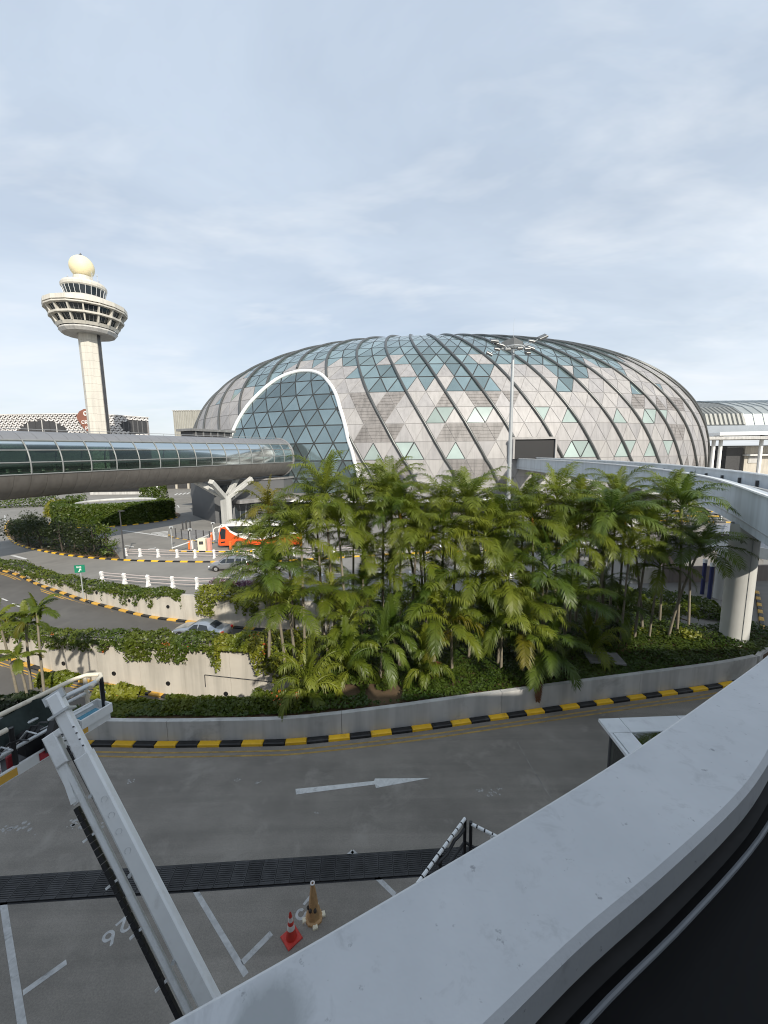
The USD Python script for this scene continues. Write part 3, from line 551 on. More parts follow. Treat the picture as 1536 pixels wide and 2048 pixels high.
ringband([(14.6, 65.75), (14.6, 66.2)], steel_dark, 'louvre_gap')
ringband([(14.4, 66.1), (15.6, 66.1), (15.5, 67.4), (14.9, 67.55), (8.4, 69.5), (7.0, 69.7)], conc_t, 'parapet_roof')
for i in range(NS):
    a = ph + 2 * math.pi * i / NS; er = np.array([math.cos(a), math.sin(a), 0]); et = np.array([-er[1], er[0], 0]); o = np.array([TX, TY, 0])
    mb = MB(); P = Polygon([(8.3, 59.5), (9.4, 59.9), (12.05, 66.3), (10.2, 66.3)]); mb.profile(P, o - et * .22, er, (0, 0, 1), et, .44); part(tower, 'fin', mb, conc_t)
    for (r0, z0, r1, z1) in ((8.2, 60.4, 9.3, 62.1), (9.7, 63.2, 10.65, 65.0)):
        for s in (-.5, .5):
            b_ = a + math.pi / NS + s * .13; e2 = np.array([math.cos(b_), math.sin(b_), 0]); mb = MB(); mb.tube([o + e2 * r0 * .99 + [0, 0, z0], o + e2 * r1 * .99 + [0, 0, z1]], .09, 5); part(tower, 'window_bar', mb, steel_grey)
ringband([(7.0, 69.6), (7.2, 69.9), (8.1, 72.1)], glass_dark, 'cab_glazing', 24)
for i in range(24):
    a = ph + 2 * math.pi * i / 24; er = np.array([math.cos(a), math.sin(a), 0]); o = np.array([TX, TY, 0]); mb = MB(); mb.tube([o + er * 5.66 + [0, 0, 69.7], o + er * 6.42 + [0, 0, 72.2]], .07, 5); part(tower, 'cab_mullion', mb, steel_white)
ringband([(7.9, 72.1), (8.5, 72.5), (8.6, 73.2), (8.0, 73.9), (4.2, 74.6), (0.2, 74.7)], conc_t, 'cab_roof', 24)
ringband([(3.9, 74.5), (3.6, 75.9), (3.2, 75.95)], conc_t, 'radome_base', 24)
rm = trimesh.creation.icosphere(subdivisions=3, radius=3.7); mb = MB(); mb.raw(rm.vertices + [TX, TY, 79.0], rm.faces); part(tower, 'radome', mb, ball_m)
mb = MB(); mb.tube([(TX, TY, 82.6), (TX, TY, 83.6)], .12, 6); mb.tube([(TX - .5, TY, 83.2), (TX + .5, TY, 83.2)], .1, 5); part(tower, 'beacon', mb, steel_dark)
for dx, dy, z, h in [(-4.6, -1, 73.6, 2.8), (-5.6, -1, 73.4, 1.6), (4.4, -2, 73.7, 3.2), (5.0, -2.5, 73.6, 2.4), (5.6, -1, 73.4, 3.0), (-8.6, -3, 67.9, 2.2), (6.0, -1, 73.3, 1.2)]:
    mb = MB(); mb.tube([(TX + dx, TY + dy, z - .4), (TX + dx, TY + dy, z + h)], .06, 5); mb.box((TX + dx, TY + dy, z + h * .8), (.5, .12, .12)); part(tower, 'antenna', mb, steel_grey)

# ------------------------------------------------------------------ far buildings
hotel_w = mat('screen_white', (.66, .64, .62), .6, .08, .3); hotel_d = mat('screen_dark', (.22, .205, .20), .6, .2, .5); sign_m = mat('sign_brown', (.22, .09, .06), .6, .1, .5)
annm0 = mat('opening_column', (.12, .12, .12), .6, .1, 1.)
ho = at(-40, 905, Y=212); hl = at(213, 905, Y=212); hr = at(303, 905, Y=232)
hot = thing('screened_hotel', 'low building wrapped in white perforated screens with black arched openings behind the control tower', 'building', ((ho[0] + hl[0]) / 2, 214, 0))
for (p, q, nm) in ((ho, hl, 'front'), (hl, hr, 'side')):
    p = np.array([p[0], p[1], 0]); q = np.array([q[0], q[1], 0]); ex = (q - p) / np.linalg.norm(q - p); W = np.linalg.norm(q - p); nrm = np.array([ex[1], -ex[0], 0]); ztop = 35.6 if nm == 'front' else 35.2
    mb = MB(); mb.frame(p + ex * W / 2 - nrm * 6.2 + [0, 0, ztop / 2], ex, -nrm, (0, 0, 1), (W, 12, ztop)); part(hot, 'wall', mb, hotel_d)
    arches = [(at(86, 862, Y=212)[0] - p[0], 24.6, 13.5, 8.2)] if nm == 'front' else [(17.0, 29.8, 9.0, 3.8)]
    mb = MB(); s = 1.2; rows = int((ztop - 19) / s) + 1
    for r in range(rows):
        for c in range(int(W / s) + 1):
            x, z = (c + .5 * (r % 2) + .5) * s, 19.5 + r * s
            if x > W - .5: continue
            if any(((x - ax) / aw) ** 2 + ((z - az) / ah) ** 2 < 1 and (nm == 'side' or True) for ax, az, aw, ah in arches): continue
            cc = p + ex * x + [0, 0, z] + nrm * .3; h = s * .56
            k_ = .42 if (r + c) % 2 else -.42; mb.add([cc + ex * (-.5 - k_) * s * .84 + [0, 0, -s * .43], cc + ex * (.5 - k_) * s * .84 + [0, 0, -s * .43] + nrm * .15, cc + ex * (.5 + k_) * s * .84 + [0, 0, s * .43] + nrm * .15, cc + ex * (-.5 + k_) * s * .84 + [0, 0, s * .43]], [(0, 1, 2, 3)])
    part(hot, 'perforated_screen', mb, hotel_w, kind='stuff')
    mb = MB(); mb.frame(p + ex * W / 2 + nrm * .2 + [0, 0, ztop + .15], ex, -nrm, (0, 0, 1), (W, 1.0, .35)); part(hot, 'parapet', mb, hotel_w)
    for ax, az, aw, ah in arches:
        e_ = Polygon([(ax + aw * math.cos(t), az + ah * math.sin(t)) for t in np.linspace(0, 2 * math.pi, 33)[:-1]]).intersection(shapely.box(.8, 0, W - 1.2, ztop - .8)); mb = MB(); mb.profile(e_, p + nrm * .02, ex, (0, 0, 1), nrm, .04); part(hot, 'opening', mb, steel_dark)
        for k in range(7):
            x = min(ax + (k - 3) * aw * .27, W - 1.5); hh = ah * math.sqrt(max(0, 1 - ((x - ax) / aw) ** 2))
            if hh > .5: mb = MB(); mb.frame(p + ex * x + nrm * .05 + [0, 0, az + (hh * .5 if nm == 'front' else 0)], ex, -nrm, (0, 0, 1), (.5, .25, hh if nm == 'front' else hh * 1.8)); part(hot, 'column', mb, annm0 if nm == 'side' else (concrete_grey if (k % 2) else steel_dark))
sp0 = at(154, 822, Y=210.5); mb = MB(); a = np.linspace(0, 2 * math.pi, 20)[:-1]
sx = at(171, 843, Y=210.6); mb.profile(Polygon([(-4.2, 2.5), (-2.5, 5.0), (0, 6.2), (4, 6.2), (4.5, 0), (3.4, -6), (1.6, -6), (-1.2, -3.2), (-3.6, .6)]), sx, (1, 0, 0), (0, 0, 1), (0, -1, 0), .3); sg = part(hot, 'sign', mb, sign_m)
for txt, dz, dx in (('CR', -.2, .3), ('P', -3.3, 1.3)):
    tm = meshkit.text_mesh(txt, 1.7, .15, bold=True); v = np.array(tm.vertices); v[:, 0] -= v[:, 0].mean(); mb = MB(); mb.raw(np.column_stack([sx[0] + dx - .6 + v[:, 0], sx[1] - .32 - v[:, 2], sx[2] + dz - 1 + v[:, 1]]), tm.faces); part(sg, 'lettering', mb, hotel_w)
tm = trimesh.creation.torus(.75, .28, 20, 8); mb = MB(); v = tm.vertices; mb.raw(np.column_stack([sx[0] + .6 + v[:, 0], sx[1] - .35 + v[:, 2], sx[2] + 3.9 + v[:, 1] * 1.25]), tm.faces); part(sg, 'emblem', mb, hotel_w)
# ribbed grey block
g0, g1 = at(345, 822, Y=205), at(425, 822, Y=205); rb = thing('ribbed_block', 'plain grey green block with vertical metal ribs left of the domed hall', 'building', ((g0[0] + g1[0]) / 2, 212, 0)); clad = mat('ribbed_cladding', (.36, .355, .32), .6, .1, .2, streak=.12)
mb = MB(); mb.box(((g0[0] + g1[0]) / 2, 212, g0[2] / 2), (g1[0] - g0[0], 13.5, g0[2])); part(rb, 'wall', mb, clad)
for x in np.arange(g0[0] + .3, g1[0], .85): mb = MB(); mb.box((x, 205.1, g0[2] / 2 + .1), (.32, .4, g0[2] + .2)); part(rb, 'rib', mb, clad)
mb = MB(); mb.box(((g0[0] + g1[0]) / 2, 212, g0[2] + .2), (g1[0] - g0[0] + .6, 14.2, .4)); part(rb, 'roof_edge', mb, concrete_grey)
# dark grey annexe under the bridge
ax0, ax1 = at(392, 1056, 0.0), at(432, 1062, 0.); ann = thing('annexe', 'dark grey flat roofed annexe with tall windows beneath the link bridge', 'building', (-24, 76, 0)); annm = mat('annexe_wall', (.105, .108, .112), .6, .08, .3)
pA = at(386, 1030, 0.)[:2]; pB = at(432, 1047, 0.)[:2]; pC = at(566, 1032, 0.)[:2]; fp = Polygon([pA, pB, (pC[0], pC[1] + 2), (pC[0] + 2, 100), (pA[0] + 3, 104)])
mb = MB(); mb.prism(fp, 0, 8.0); part(ann, 'wall', mb, annm)
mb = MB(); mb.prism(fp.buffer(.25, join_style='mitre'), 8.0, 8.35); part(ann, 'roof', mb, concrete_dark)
ex = np.array([pC[0] - pB[0], pC[1] + 2 - pB[1], 0]); Wn = np.linalg.norm(ex); ex /= Wn; nr_ = np.array([ex[1], -ex[0], 0]); pB3 = np.array([*pB, 0.])
for (x0, x1, z0, z1) in ((1.2, 3.6, .1, 3.3), (3.9, 6.2, .1, 3.3), (6.5, 8.6, .1, 3.3), (1.2, 4.2, 4.9, 7.4)):
    c = pB3 + ex * (x0 + x1) / 2 + [0, 0, (z0 + z1) / 2] + nr_ * .03; mb = MB(); mb.frame(c, ex, nr_, (0, 0, 1), (x1 - x0, .08, z1 - z0)); w_ = part(ann, 'window', mb, glass_dark)
    mb = MB()
    for xx in (x0, (x0 + x1) / 2, x1): mb.frame(pB3 + ex * xx + [0, 0, (z0 + z1) / 2] + nr_ * .09, ex, nr_, (0, 0, 1), (.09, .1, z1 - z0))
    part(w_, 'frame', mb, steel_grey)
mb = MB(); mb.frame(pB3 + ex * (Wn / 2 + 2.2) + nr_ * 1.4 + [0, 0, 4.1], ex, nr_, (0, 0, 1), (Wn - 3, 3.2, .7)); part(ann, 'canopy', mb, concrete_dark)
mb = MB(); mb.frame(pB3 + ex * (Wn / 2 + 2.2) + nr_ * 3.02 + [0, 0, 4.47], ex, nr_, (0, 0, 1), (Wn - 3, .1, .1)); part(ann, 'canopy_edge', mb, steel_grey)
# terminal with a ribbed vault roof on the far right
tr = thing('vaulted_terminal', 'terminal with grey ribbed barrel roofs and a long white canopy right of the domed hall', 'building', (170, 165, 0)); vault_m = mat('vault_roof', (.235, .24, .225), .5, .1, .4, metal=.3); vault_l = mat('vault_roof_light', (.36, .385, .38), .45, .08, .4, metal=.35); band_b = mat('terminal_band', (.30, .335, .37), .5, .06, .4)
def vault(x0, x1, y0, depth, zb, rise, m, nm, nrib, ribm):
    N = 14; prof = [(y0 + depth * (1 - math.cos(a)) / 2, zb + rise * math.sin(a) ** .8) for a in np.linspace(0, math.pi, N)]; mb = MB(); mb.strip([(x0, y, z) for y, z in prof], [(x1, y, z) for y, z in prof]); part(tr, nm, mb, m)
    for k in range(nrib + 1):
        x = x0 + (x1 - x0) * k / nrib; mb = MB(); P = np.array([(x, y, z + .1) for y, z in prof]); mb.tube(P, .95 if m is vault_m else .25, 6); part(tr, nm + '_rib', mb, ribm)
vz = at(1440, 850, Y=160)[2]
VX = at(1488, 850, Y=160)[0]; vault(122, VX - .3, 160, 110, vz - .3, 12.6, vault_m, 'vault', 10, vault_m); vault(VX, 240, 159.5, 111, vz - .3, 14.0, vault_l, 'front_vault', 26, vault_l)
z0b, z1b = at(1470, 872, Y=158)[2], at(1470, 851, Y=158)[2]
mb = MB(); mb.box((182, 158.5, (z0b + z1b) / 2), (124, 3, z1b - z0b)); part(tr, 'fascia', mb, band_b)
TYC = 146.; zc_ = at(1470, 868, Y=TYC)[2]; xl_ = at(1424, 868, Y=TYC)[0]
mb = MB(); mb.box((xl_ + 45, TYC, zc_), (90, 7, 1.2), bev=.15); part(tr, 'canopy', mb, steel_white)
mb = MB(); mb.box((xl_ + 40, TYC + 1, zc_ - 1.5), (96, 11, 1.0)); part(tr, 'canopy_soffit', mb, concrete_grey)
for px in (1426, 1440, 1521): c = at(px, 900, Y=TYC - .5); mb = MB(); mb.tube([(c[0], c[1], 0), (c[0], c[1], zc_ - .4)], .6, 10); part(tr, 'column', mb, steel_white)
mb = MB(); mb.box((190, 166, 7.5), (136, 4, 15)); part(tr, 'wall', mb, annm)
d0, d1 = at(1450, 937, Y=150), at(1487, 895, Y=150); mb = MB(); mb.box(((d0[0] + d1[0]) / 2, 154, d1[2] / 2), (d1[0] - d0[0], 7.9, d1[2])); part(tr, 'dark_bay', mb, steel_dark)
d0, d1 = at(1487, 937, Y=150), at(1545, 892, Y=150); mb = MB(); mb.box(((d0[0] + d1[0]) / 2 + .1, 154.2, d1[2] / 2), (d1[0] - d0[0], 8, d1[2])); part(tr, 'beige_bay', mb, concrete)
d2, d3 = at(1496, 926, Y=150), at(1524, 912, Y=150); mb = MB(); mb.box(((d2[0] + d3[0]) / 2, 150.1, (d2[2] + d3[2]) / 2), (d3[0] - d2[0], .3, d3[2] - d2[2])); part(tr, 'shutter', mb, concrete_grey)
mb = MB(); mb.box((d1[0] - 3, 149.3, d3[2] + .4), (15, 1.8, .5)); part(tr, 'ledge', mb, steel_white)
# far terminal and low walls seen under the bridge
ft = thing('far_terminal', 'long dark terminal front glimpsed beneath the link bridge', 'building', (-95, 170, 0)); mb = MB(); mb.box((-100, 176, 5.0), (150, 10, 10)); part(ft, 'wall', mb, steel_dark)
for k in range(30): mb = MB(); mb.box((-172 + k * 5, 170.4, 4.5), (.7, .8, 9)); part(ft, 'column', mb, concrete)
mb = MB(); mb.box((-100, 169.5, 5.2), (150, 2, .9)); part(ft, 'floor_band', mb, concrete_grey)

# ------------------------------------------------------------------ guideway on pillars, from the hall towards the right
GN = smooth_path(np.array([(30.2, 92.5, 11.9), (29.6, 72, 11.75), (28.9, 56, 11.6), (28.0, 45, 11.4), (26.6, 37, 11.2), (24.6, 30.5, 11.0), (22.2, 25.5, 10.85), (19.9, 21.4, 10.75), (17.4, 17.2, 10.7), (14.0, 11.5, 10.65)]), 90)
GF = offset(GN, 4.4)
gw_ = thing('guideway', 'curved pale blue concrete train guideway running out of the hall on round pillars', 'guideway', (28, 50, 9))
def rail_beam(base, d0, d1, z0, z1, m, nm, parent=gw_, ch=.0, lab=None):
    A, B = offset(base, d0), offset(base, d1); n = len(base); up = lambda P, z: P + [0, 0, z]
    R = [up(A, z0), up(A, z1 - ch), up(offset(base, d0 + ch * np.sign(d1 - d0)), z1), up(B, z1), up(B, z0)] if ch else [up(A, z0), up(A, z1), up(B, z1), up(B, z0)]
    k = len(R); v = np.vstack(R); f = [(j * n + i, j * n + i + 1, ((j + 1) % k) * n + i + 1, ((j + 1) % k) * n + i) for j in range(k) for i in range(n - 1)] + [tuple(j * n for j in range(k))[::-1], tuple(j * n + n - 1 for j in range(k))]
    mb = MB(); mb.add(v, f); return part(parent, nm, mb, m, smooth=25, label=lab)
for k, (a, b) in enumerate(((0, 18), (18, 36), (36, 54), (54, 72), (72, 90))):
    seg = GN[a:min(b + 1, 90)]; seg = resample(seg, n=22); seg[-1] = lerp(seg[-2], seg[-1], .97)
    rail_beam(seg, 0, .5, -2.35, 0, beam_blue, 'side_beam', ch=.08); rail_beam(seg, 3.9, 4.4, -2.35, .1, beam_blue, 'far_side_beam', ch=.06)
    rail_beam(seg, -.03, 0.0, -1.92, -1.88, steel_grey, 'joint_strip')
rail_beam(GN, .5, 3.9, -1.6, -.95, concrete_dark, 'deck'); rail_beam(GN, -.14, .02, -.02, .07, steel_white, 'coping'); rail_beam(GN, 3.7, 3.86, .12, .2, steel_white, 'power_rail'); rail_beam(GN, 1.3, 1.7, -.95, -.7, concrete_grey, 'running_rail'); rail_beam(GN, 2.7, 3.1, -.95, -.7, concrete_grey, 'running_rail')
gr_ = resample(GN, step=2.4)
for i in range(1, len(gr_) - 1): t = gr_[i + 1] - gr_[i]; t /= np.linalg.norm(t); s = np.cross((0, 0, 1), t); mb = MB(); mb.frame(gr_[i] + s * 3.78 + [0, 0, -.62], t, s, (0, 0, 1), (.12, .18, .5)); part(gw_, 'bracket', mb, steel_dark)
def pillar(px, py, r, ztop, z0, label, nm='pillar'):
    b = at(px, py, z0); t = thing(nm, label, 'pillar', b); mb = MB(); mb.lathe(b, [(r, -.6), (r, ztop - z0)], 32); part(t, 'shaft', mb, column_paint, smooth=40)
    mb = MB(); mb.lathe(b, [(r + .012, 0.0), (r + .012, .0)], 32); a = math.atan2(EYE[1] - b[1], EYE[0] - b[0]) + .55
    mb = MB(); mb.tube([b + [(r + .012) * math.cos(a), (r + .012) * math.sin(a), .1], b + [(r + .012) * math.cos(a), (r + .012) * math.sin(a), ztop - z0 - .2]], .02, 4); part(t, 'seam', mb, steel_grey); return b
pillar(1466, 1283, .74, 8.6, 1.0, 'big round white pillar standing in the planting bed under the guideway')
for (x, y, w) in ((32.4, 84, 1.7), (31.6, 66, 1.6), (30.8, 50, 1.5)):
    t = thing('guideway_pier', ['square grey pier nearest the dark track opening under the guideway', 'square grey pier under the guideway halfway from the hall', 'shaded grey pier under the guideway, nearest of the three by the hall'][int(round((84 - y) / 17))], 'pier', (x, y, 0)); mb = MB(); mb.box((x, y, 4.7), (w, w * .8, 9.4), bev=.12); part(t, 'shaft', mb, concrete_grey); mb = MB(); mb.box((x, y, 9.3), (w * 2.1, w, .7)); part(t, 'head', mb, concrete_grey)

# ------------------------------------------------------------------ high mast light
mx, my_ = at(1017, 1003, Y=60)[:2]; steel_mast = mat('mast_steel', (.42, .44, .445), .45, .06, 1., metal=.3, streak=.08); lampgrey = mat('lamp_housing', (.16, .165, .165), .4, .1, 2., metal=.4); mast = thing('light_mast', 'tall slim grey light mast with floodlights in front of the hall', 'light mast', (mx, my_, 0)); zt = at(1026, 690, Y=60)[2]
mb = MB(); mb.tube([(mx, my_, 0), (mx, my_, zt)], [.34, .2], 14); part(mast, 'pole', mb, steel_mast, smooth=40)
mb = MB(); mb.tube([(mx, my_, zt), (mx, my_, zt + 3.6)], [.03, .012], 6); part(mast, 'lightning_rod', mb, galv)
mb = MB(); mb.tube([(mx + 1.5 * math.cos(a), my_ + 1.5 * math.sin(a), zt - .4) for a in np.linspace(0, 2 * math.pi, 19)[:-1]], .09, 6, closed=True)
for a in np.arange(6) * math.pi / 3: mb.tube([(mx, my_, zt - .4), (mx + 1.5 * math.cos(a), my_ + 1.5 * math.sin(a), zt - .4)], .06, 5)
part(mast, 'ring', mb, galv)
mb = MB()
for s in (-1, 1): mb.add([(mx, my_ - .3, zt + 1.0), (mx + s * 1.55, my_ + .5, zt + .55), (mx + s * 1.55, my_ + .5, zt - .35), (mx, my_ - .3, zt - .5), (mx, my_ + .9, zt + .9), (mx, my_ + .9, zt - .4)], [(0, 1, 2, 3), (0, 4, 1), (3, 2, 5), (1, 4, 5, 2)])
part(mast, 'head_box', mb, lampgrey)
for (dx, dy, dz, sz, ang) in ((-2.75, -.2, .55, 1.15, .1), (-2.2, .5, .35, .9, .3), (4.05, -.1, 1.0, 1.25, -.4), (2.6, .1, .55, .9, .2), (-3.5, -.6, -1.25, .95, .5), (-2.5, -.8, -.7, .8, .2), (-1.2, -1.4, -.9, .8, 0), (1.5, -1.4, -.9, .8, 0), (2.2, -.9, -.6, 1.0, .3), (1.9, -.5, -1.2, .8, 0), (-1.9, -.9, -.2, .8, .3), (.45, -1.5, -.8, .75, 0)):
    c = np.array([mx + dx, my_ + dy, zt + dz]); tl = np.array([math.cos(ang), 0, -math.sin(ang)]); nn_ = np.array([math.sin(ang) * .6, -.5, .8 * math.cos(ang)]); nn_ -= tl * (nn_ @ tl); nn_ /= np.linalg.norm(nn_)
    mb = MB(); mb.frame(c, tl, np.cross(nn_, tl), nn_, (sz, sz * .72, .3), .06); fl = part(mast, 'floodlight', mb, lampgrey)
    mb = MB(); mb.frame(c - nn_ * .17, tl, np.cross(nn_, tl), nn_, (sz * .85, sz * .58, .06)); part(fl, 'lens', mb, steel_white)
    mb = MB(); mb.tube([c, (mx + dx * .3, my_ + dy * .3, zt - .4)], .05, 5); part(mast, 'arm', mb, galv)

# ------------------------------------------------------------------ islands, kerbs and fittings on the upper roads
FK = line([(15, 1043), (9, 1053), (13, 1072), (39, 1092), (78, 1102), (137, 1112), (195, 1118), (250, 1121.5), (352, 1124.5), (426, 1125), (520, 1124), (620, 1120), (700, 1115), (780, 1110), (870, 1106), (1000, 1101), (1150, 1097)], 0.)
FK = smooth_path(FK, 160)
kerb('far_road_kerb', FK, 'yellow and black kerb curving round the island of dark trees and along the far road', L=.98, side=1)
isl = line([(15, 1043), (9, 1053), (13, 1072), (39, 1092), (78, 1102), (137, 1112), (195, 1118), (246, 1121), (240, 1112), (228, 1098), (205, 1082), (150, 1066), (90, 1050), (45, 1040)], 0.)
mb = MB(); mb.prism(Polygon(isl[:, :2]).buffer(-.2), 0, .13); single('tree_island', mb, soil, None, None, kind='structure')
med = np.vstack([line([(250, 1121), (352, 1124), (426, 1124.5), (520, 1123.5), (620, 1119.5), (700, 1114.5), (870, 1105.5), (1000, 1100.5), (1150, 1096.5)], 0), line([(1150, 1090), (1000, 1094), (870, 1099), (700, 1107), (520, 1113), (430, 1113.5), (350, 1112.5), (252, 1110)], 0)])
mb = MB(); mb.prism(Polygon(med[:, :2]).buffer(-.1), 0, .14); pave = mat('paving_pale', (.30, .28, .255), .8, .12, .6, bump=.1); single('median_pavement', mb, pave, None, None, kind='structure')
rail_pale = mat('rail_pale', (.50, .44, .42), .55, .1, 2.)
def post_rail(name, label, pts, h, group=None):
    t = thing(name, label, 'guard rail', pts[0], group=group); pts = np.asarray(pts)
    for i, p in enumerate(pts):
        d = pts[min(i + 1, len(pts) - 1)] - pts[max(i - 1, 0)]; d[2] = 0; d /= np.linalg.norm(d); s = np.array([-d[1], d[0], 0])
        P = Polygon([(-.26, 0), (.26, 0), (.14, h * .45), (.12, h), (-.06, h + .06), (-.22, h * .9), (-.10, h * .5)]); mb = MB(); mb.profile(P, p - d * .10, s, (0, 0, 1), d, .20); part(t, 'post', mb, steel_white)
    for z in (h * .34, h * .66, h * .9):
        mb = MB(); mb.tube([p + [0, 0, z] for p in pts], .042, 6); part(t, 'rail', mb, rail_pale)
    return t
far_pts = [at(x, y, .14) for x, y in [(252, 1112), (281, 1113), (317, 1114), (355, 1115), (391, 1115.5), (429, 1116), (468, 1115.5), (508, 1114.5), (548, 1113), (588, 1111), (628, 1109), (668, 1107), (708, 1105), (750, 1103), (792, 1101), (836, 1099), (880, 1097)]]
post_rail('guard_rail', 'far white post and rail guard fence on the median behind the grey people carrier', far_pts, 1.05)
near_pts = [at(x, y, .0) for x, y in [(205, 1164), (250, 1168), (297, 1172), (346, 1175), (395, 1177), (441, 1176), (490, 1175), (540, 1174), (592, 1172), (645, 1170), (700, 1168), (760, 1166), (820, 1164), (880, 1162), (950, 1160), (1020, 1158)]]
post_rail('guard_rail', 'near white post and rail guard fence along the top of the upper retaining wall', near_pts, 1.15)
# round clipped hedge planter
pc = at(234, 1022, 0)[:2]; pl = at(128, 1040, 0)[:2]; pr_ = at(345, 1036, 0)[:2]; pf = at(234, 1054, 0)[:2]
RX, RY = np.linalg.norm(pr_ - pl) / 2, 10.5; pc = np.array([(pl[0] + pr_[0]) / 2, pf[1] + RY]); pang = math.atan2(pr_[1] - pl[1], pr_[0] - pl[0])
def ell(a, k=1., dk=0.): 
    x, y = (RX * k + dk) * math.cos(a), (RY * k + dk) * math.sin(a); return np.array([pc[0] + x * math.cos(pang) - y * math.sin(pang), pc[1] + x * math.sin(pang) + y * math.cos(pang), 0])
kerb('planter_kerb', np.array([ell(a, 1, .9) for a in np.linspace(-math.pi * 1.06, .12, 60)]), 'yellow and black kerb curving round the big clipped hedge', side=1)
mb = MB(); mb.prism(Polygon([ell(a, 1, .6)[:2] for a in np.linspace(0, 2 * math.pi, 60)]), 0, .13); single('planter_island', mb, soil, None, None, kind='structure')
pit = thing('round_planter_roof', 'flat round grey roof with a pale rim inside the ring of clipped hedge', 'roof', (*pc, 0)); rim_pts = [ell(a, .66) + [0, 0, 3.65] for a in np.linspace(0, 2 * math.pi, 61)[:-1]]
mb = MB(); mb.prism(Polygon([p[:2] for p in rim_pts]), 2.6, 3.45); part(pit, 'deck', mb, concrete_dark); mb = MB(); mb.tube(rim_pts, .28, 8, closed=True); part(pit, 'rim', mb, column_paint)

# barrier island with ticket machines, bollards and signs
bi = line([(338, 1102), (400, 1104.5), (470, 1104.5), (520, 1103)], 0)
kerb('barrier_kerb', bi, 'short yellow and black kerb of the ticket barrier island by the bus', side=1)
ek = smooth_path(line([(336, 1071), (340, 1074.5), (351, 1078), (372, 1081), (400, 1084), (436, 1088)], 0), 30)
kerb('annexe_kerb', ek, 'yellow and black kerb bending round the dark annexe', side=1)
mb = MB(); mb.prism(Polygon(np.vstack([ek[:, :2], [at(470, 1068, 0)[:2], at(385, 1060, 0)[:2]]])).buffer(0), 0, .13); single('annexe_pavement', mb, concrete_dark, None, None, kind='structure')
orange_p = mat('orange_paint', (.72, .16, .03), .45, .12, 2.); cream = mat('cream_paint', (.72, .66, .50), .5, .08, 2.)
def barrier(px, py, ax, ay, label):
    b = at(px, py, .1); t = thing('ticket_barrier', label, 'barrier', b); mb = MB(); mb.box(b + [0, 0, .6], (.42, .5, 1.2), .1, .05); part(t, 'cabinet', mb, orange_p)
    mb = MB(); mb.box(b + [.32, 0, .62], (.14, .4, 1.24), .1, .03); part(t, 'white_panel', mb, steel_white)
    e = at(ax, ay, 1.05); mb = MB(); mb.bar(b + [0, -.2, 1.05], e, .09, .12); part(t, 'arm', mb, steel_white)
barrier(381, 1098, 344, 1096, 'orange ticket barrier with its white arm pointing left, at the front of the island')
barrier(425, 1080, 392, 1080, 'orange ticket barrier by the dark annexe, just in front of the bus')
bx = at(406, 1100, .1); tm_ = thing('ticket_machine', 'squat cream ticket machine on the barrier island', 'machine', bx); mb = MB(); mb.box(bx + [0, 0, .85], (1.05, .8, 1.7), .1, .07); part(tm_, 'body', mb, cream); mb = MB(); mb.box(bx + [0, -.42, 1.1], (.55, .04, .45), .1); part(tm_, 'screen', mb, steel_dark)
pk = at(420, 1101, .1); mb = MB(); mb.box(pk + [0, 0, .9], (.42, .5, 1.8), -.1, .06); single('intercom_cabinet', mb, mat('pink_cabinet', (.62, .33, .27), .5, .1, 2.), 'slim faded pink cabinet right of the cream ticket machine', 'cabinet')
rp = at(462, 1101, .1); mb = MB(); mb.box(rp + [0, 0, .6], (.28, .3, 1.2), 0, .05); mb.box(rp + [0, 0, 1.25], (.34, .36, .12), 0, .03); single('marker_post', mb, orange_p, 'slim orange marker post at the right end of the barrier island', 'post')
for (x, y, h, lb) in ((345, 1099, 3.2, 'thin grey camera pole at the left end of the barrier island'), (382, 1101, 3.0, 'thin grey camera pole beside the front orange barrier'), (427, 1083, 2.9, 'thin grey camera pole beside the rear orange barrier')):
    b = at(x, y, .1); t = thing('camera_pole', lb, 'pole', b, group='camera poles at the ticket barriers'); mb = MB(); mb.tube([b, b + [0, 0, h]], .06, 8); part(t, 'pole', mb, galv); mb = MB(); mb.box(b + [.1, -.05, h], (.5, .3, .26), .3, .04); part(t, 'camera', mb, galv); mb = MB(); mb.box(b + [.2, -.25, h - .05], (.2, .12, .14), .3); part(t, 'lens', mb, black)
fl_pts = [at(x, y, .13) for x, y in [(352, 1076), (364, 1078), (378, 1079), (393, 1080), (408, 1081), (420, 1083)]]
for i, p in enumerate(fl_pts):
    mb = MB(); mb.tube([p, p + [0, 0, 1.55]], .085, 8); mb.lathe(p, [(.1, 1.5), (.1, 1.58), (.02, 1.62)], 8)
    single('bollard', mb, steel_dark, ['thin dark bollard at the left tip of the annexe pavement', 'thin dark bollard, second from the left tip of the annexe pavement', 'thin dark bollard, third from the left tip of the annexe pavement', 'thin dark bollard, fourth from the left by the annexe', 'thin dark bollard, fifth from the left by the annexe', 'thin dark bollard nearest the rear orange barrier'][i], 'bollard', group='bollards along the annexe pavement')
for i, (x, y) in enumerate([(366, 1060), (373, 1058), (381, 1057)]):
    p = at(x, y, .0); mb = MB(); mb.tube([p, p + [0, 0, 1.5]], .13, 8); mb.lathe(p, [(.15, 1.4), (.15, 1.5), (.03, 1.56)], 8); single('bollard', mb, steel_dark, ['stout black bollard, left of three at the corner of the annexe', 'stout black bollard, middle of three at the corner of the annexe', 'stout black bollard, right of three at the corner of the annexe'][i], 'bollard', group='bollards at the annexe corner')
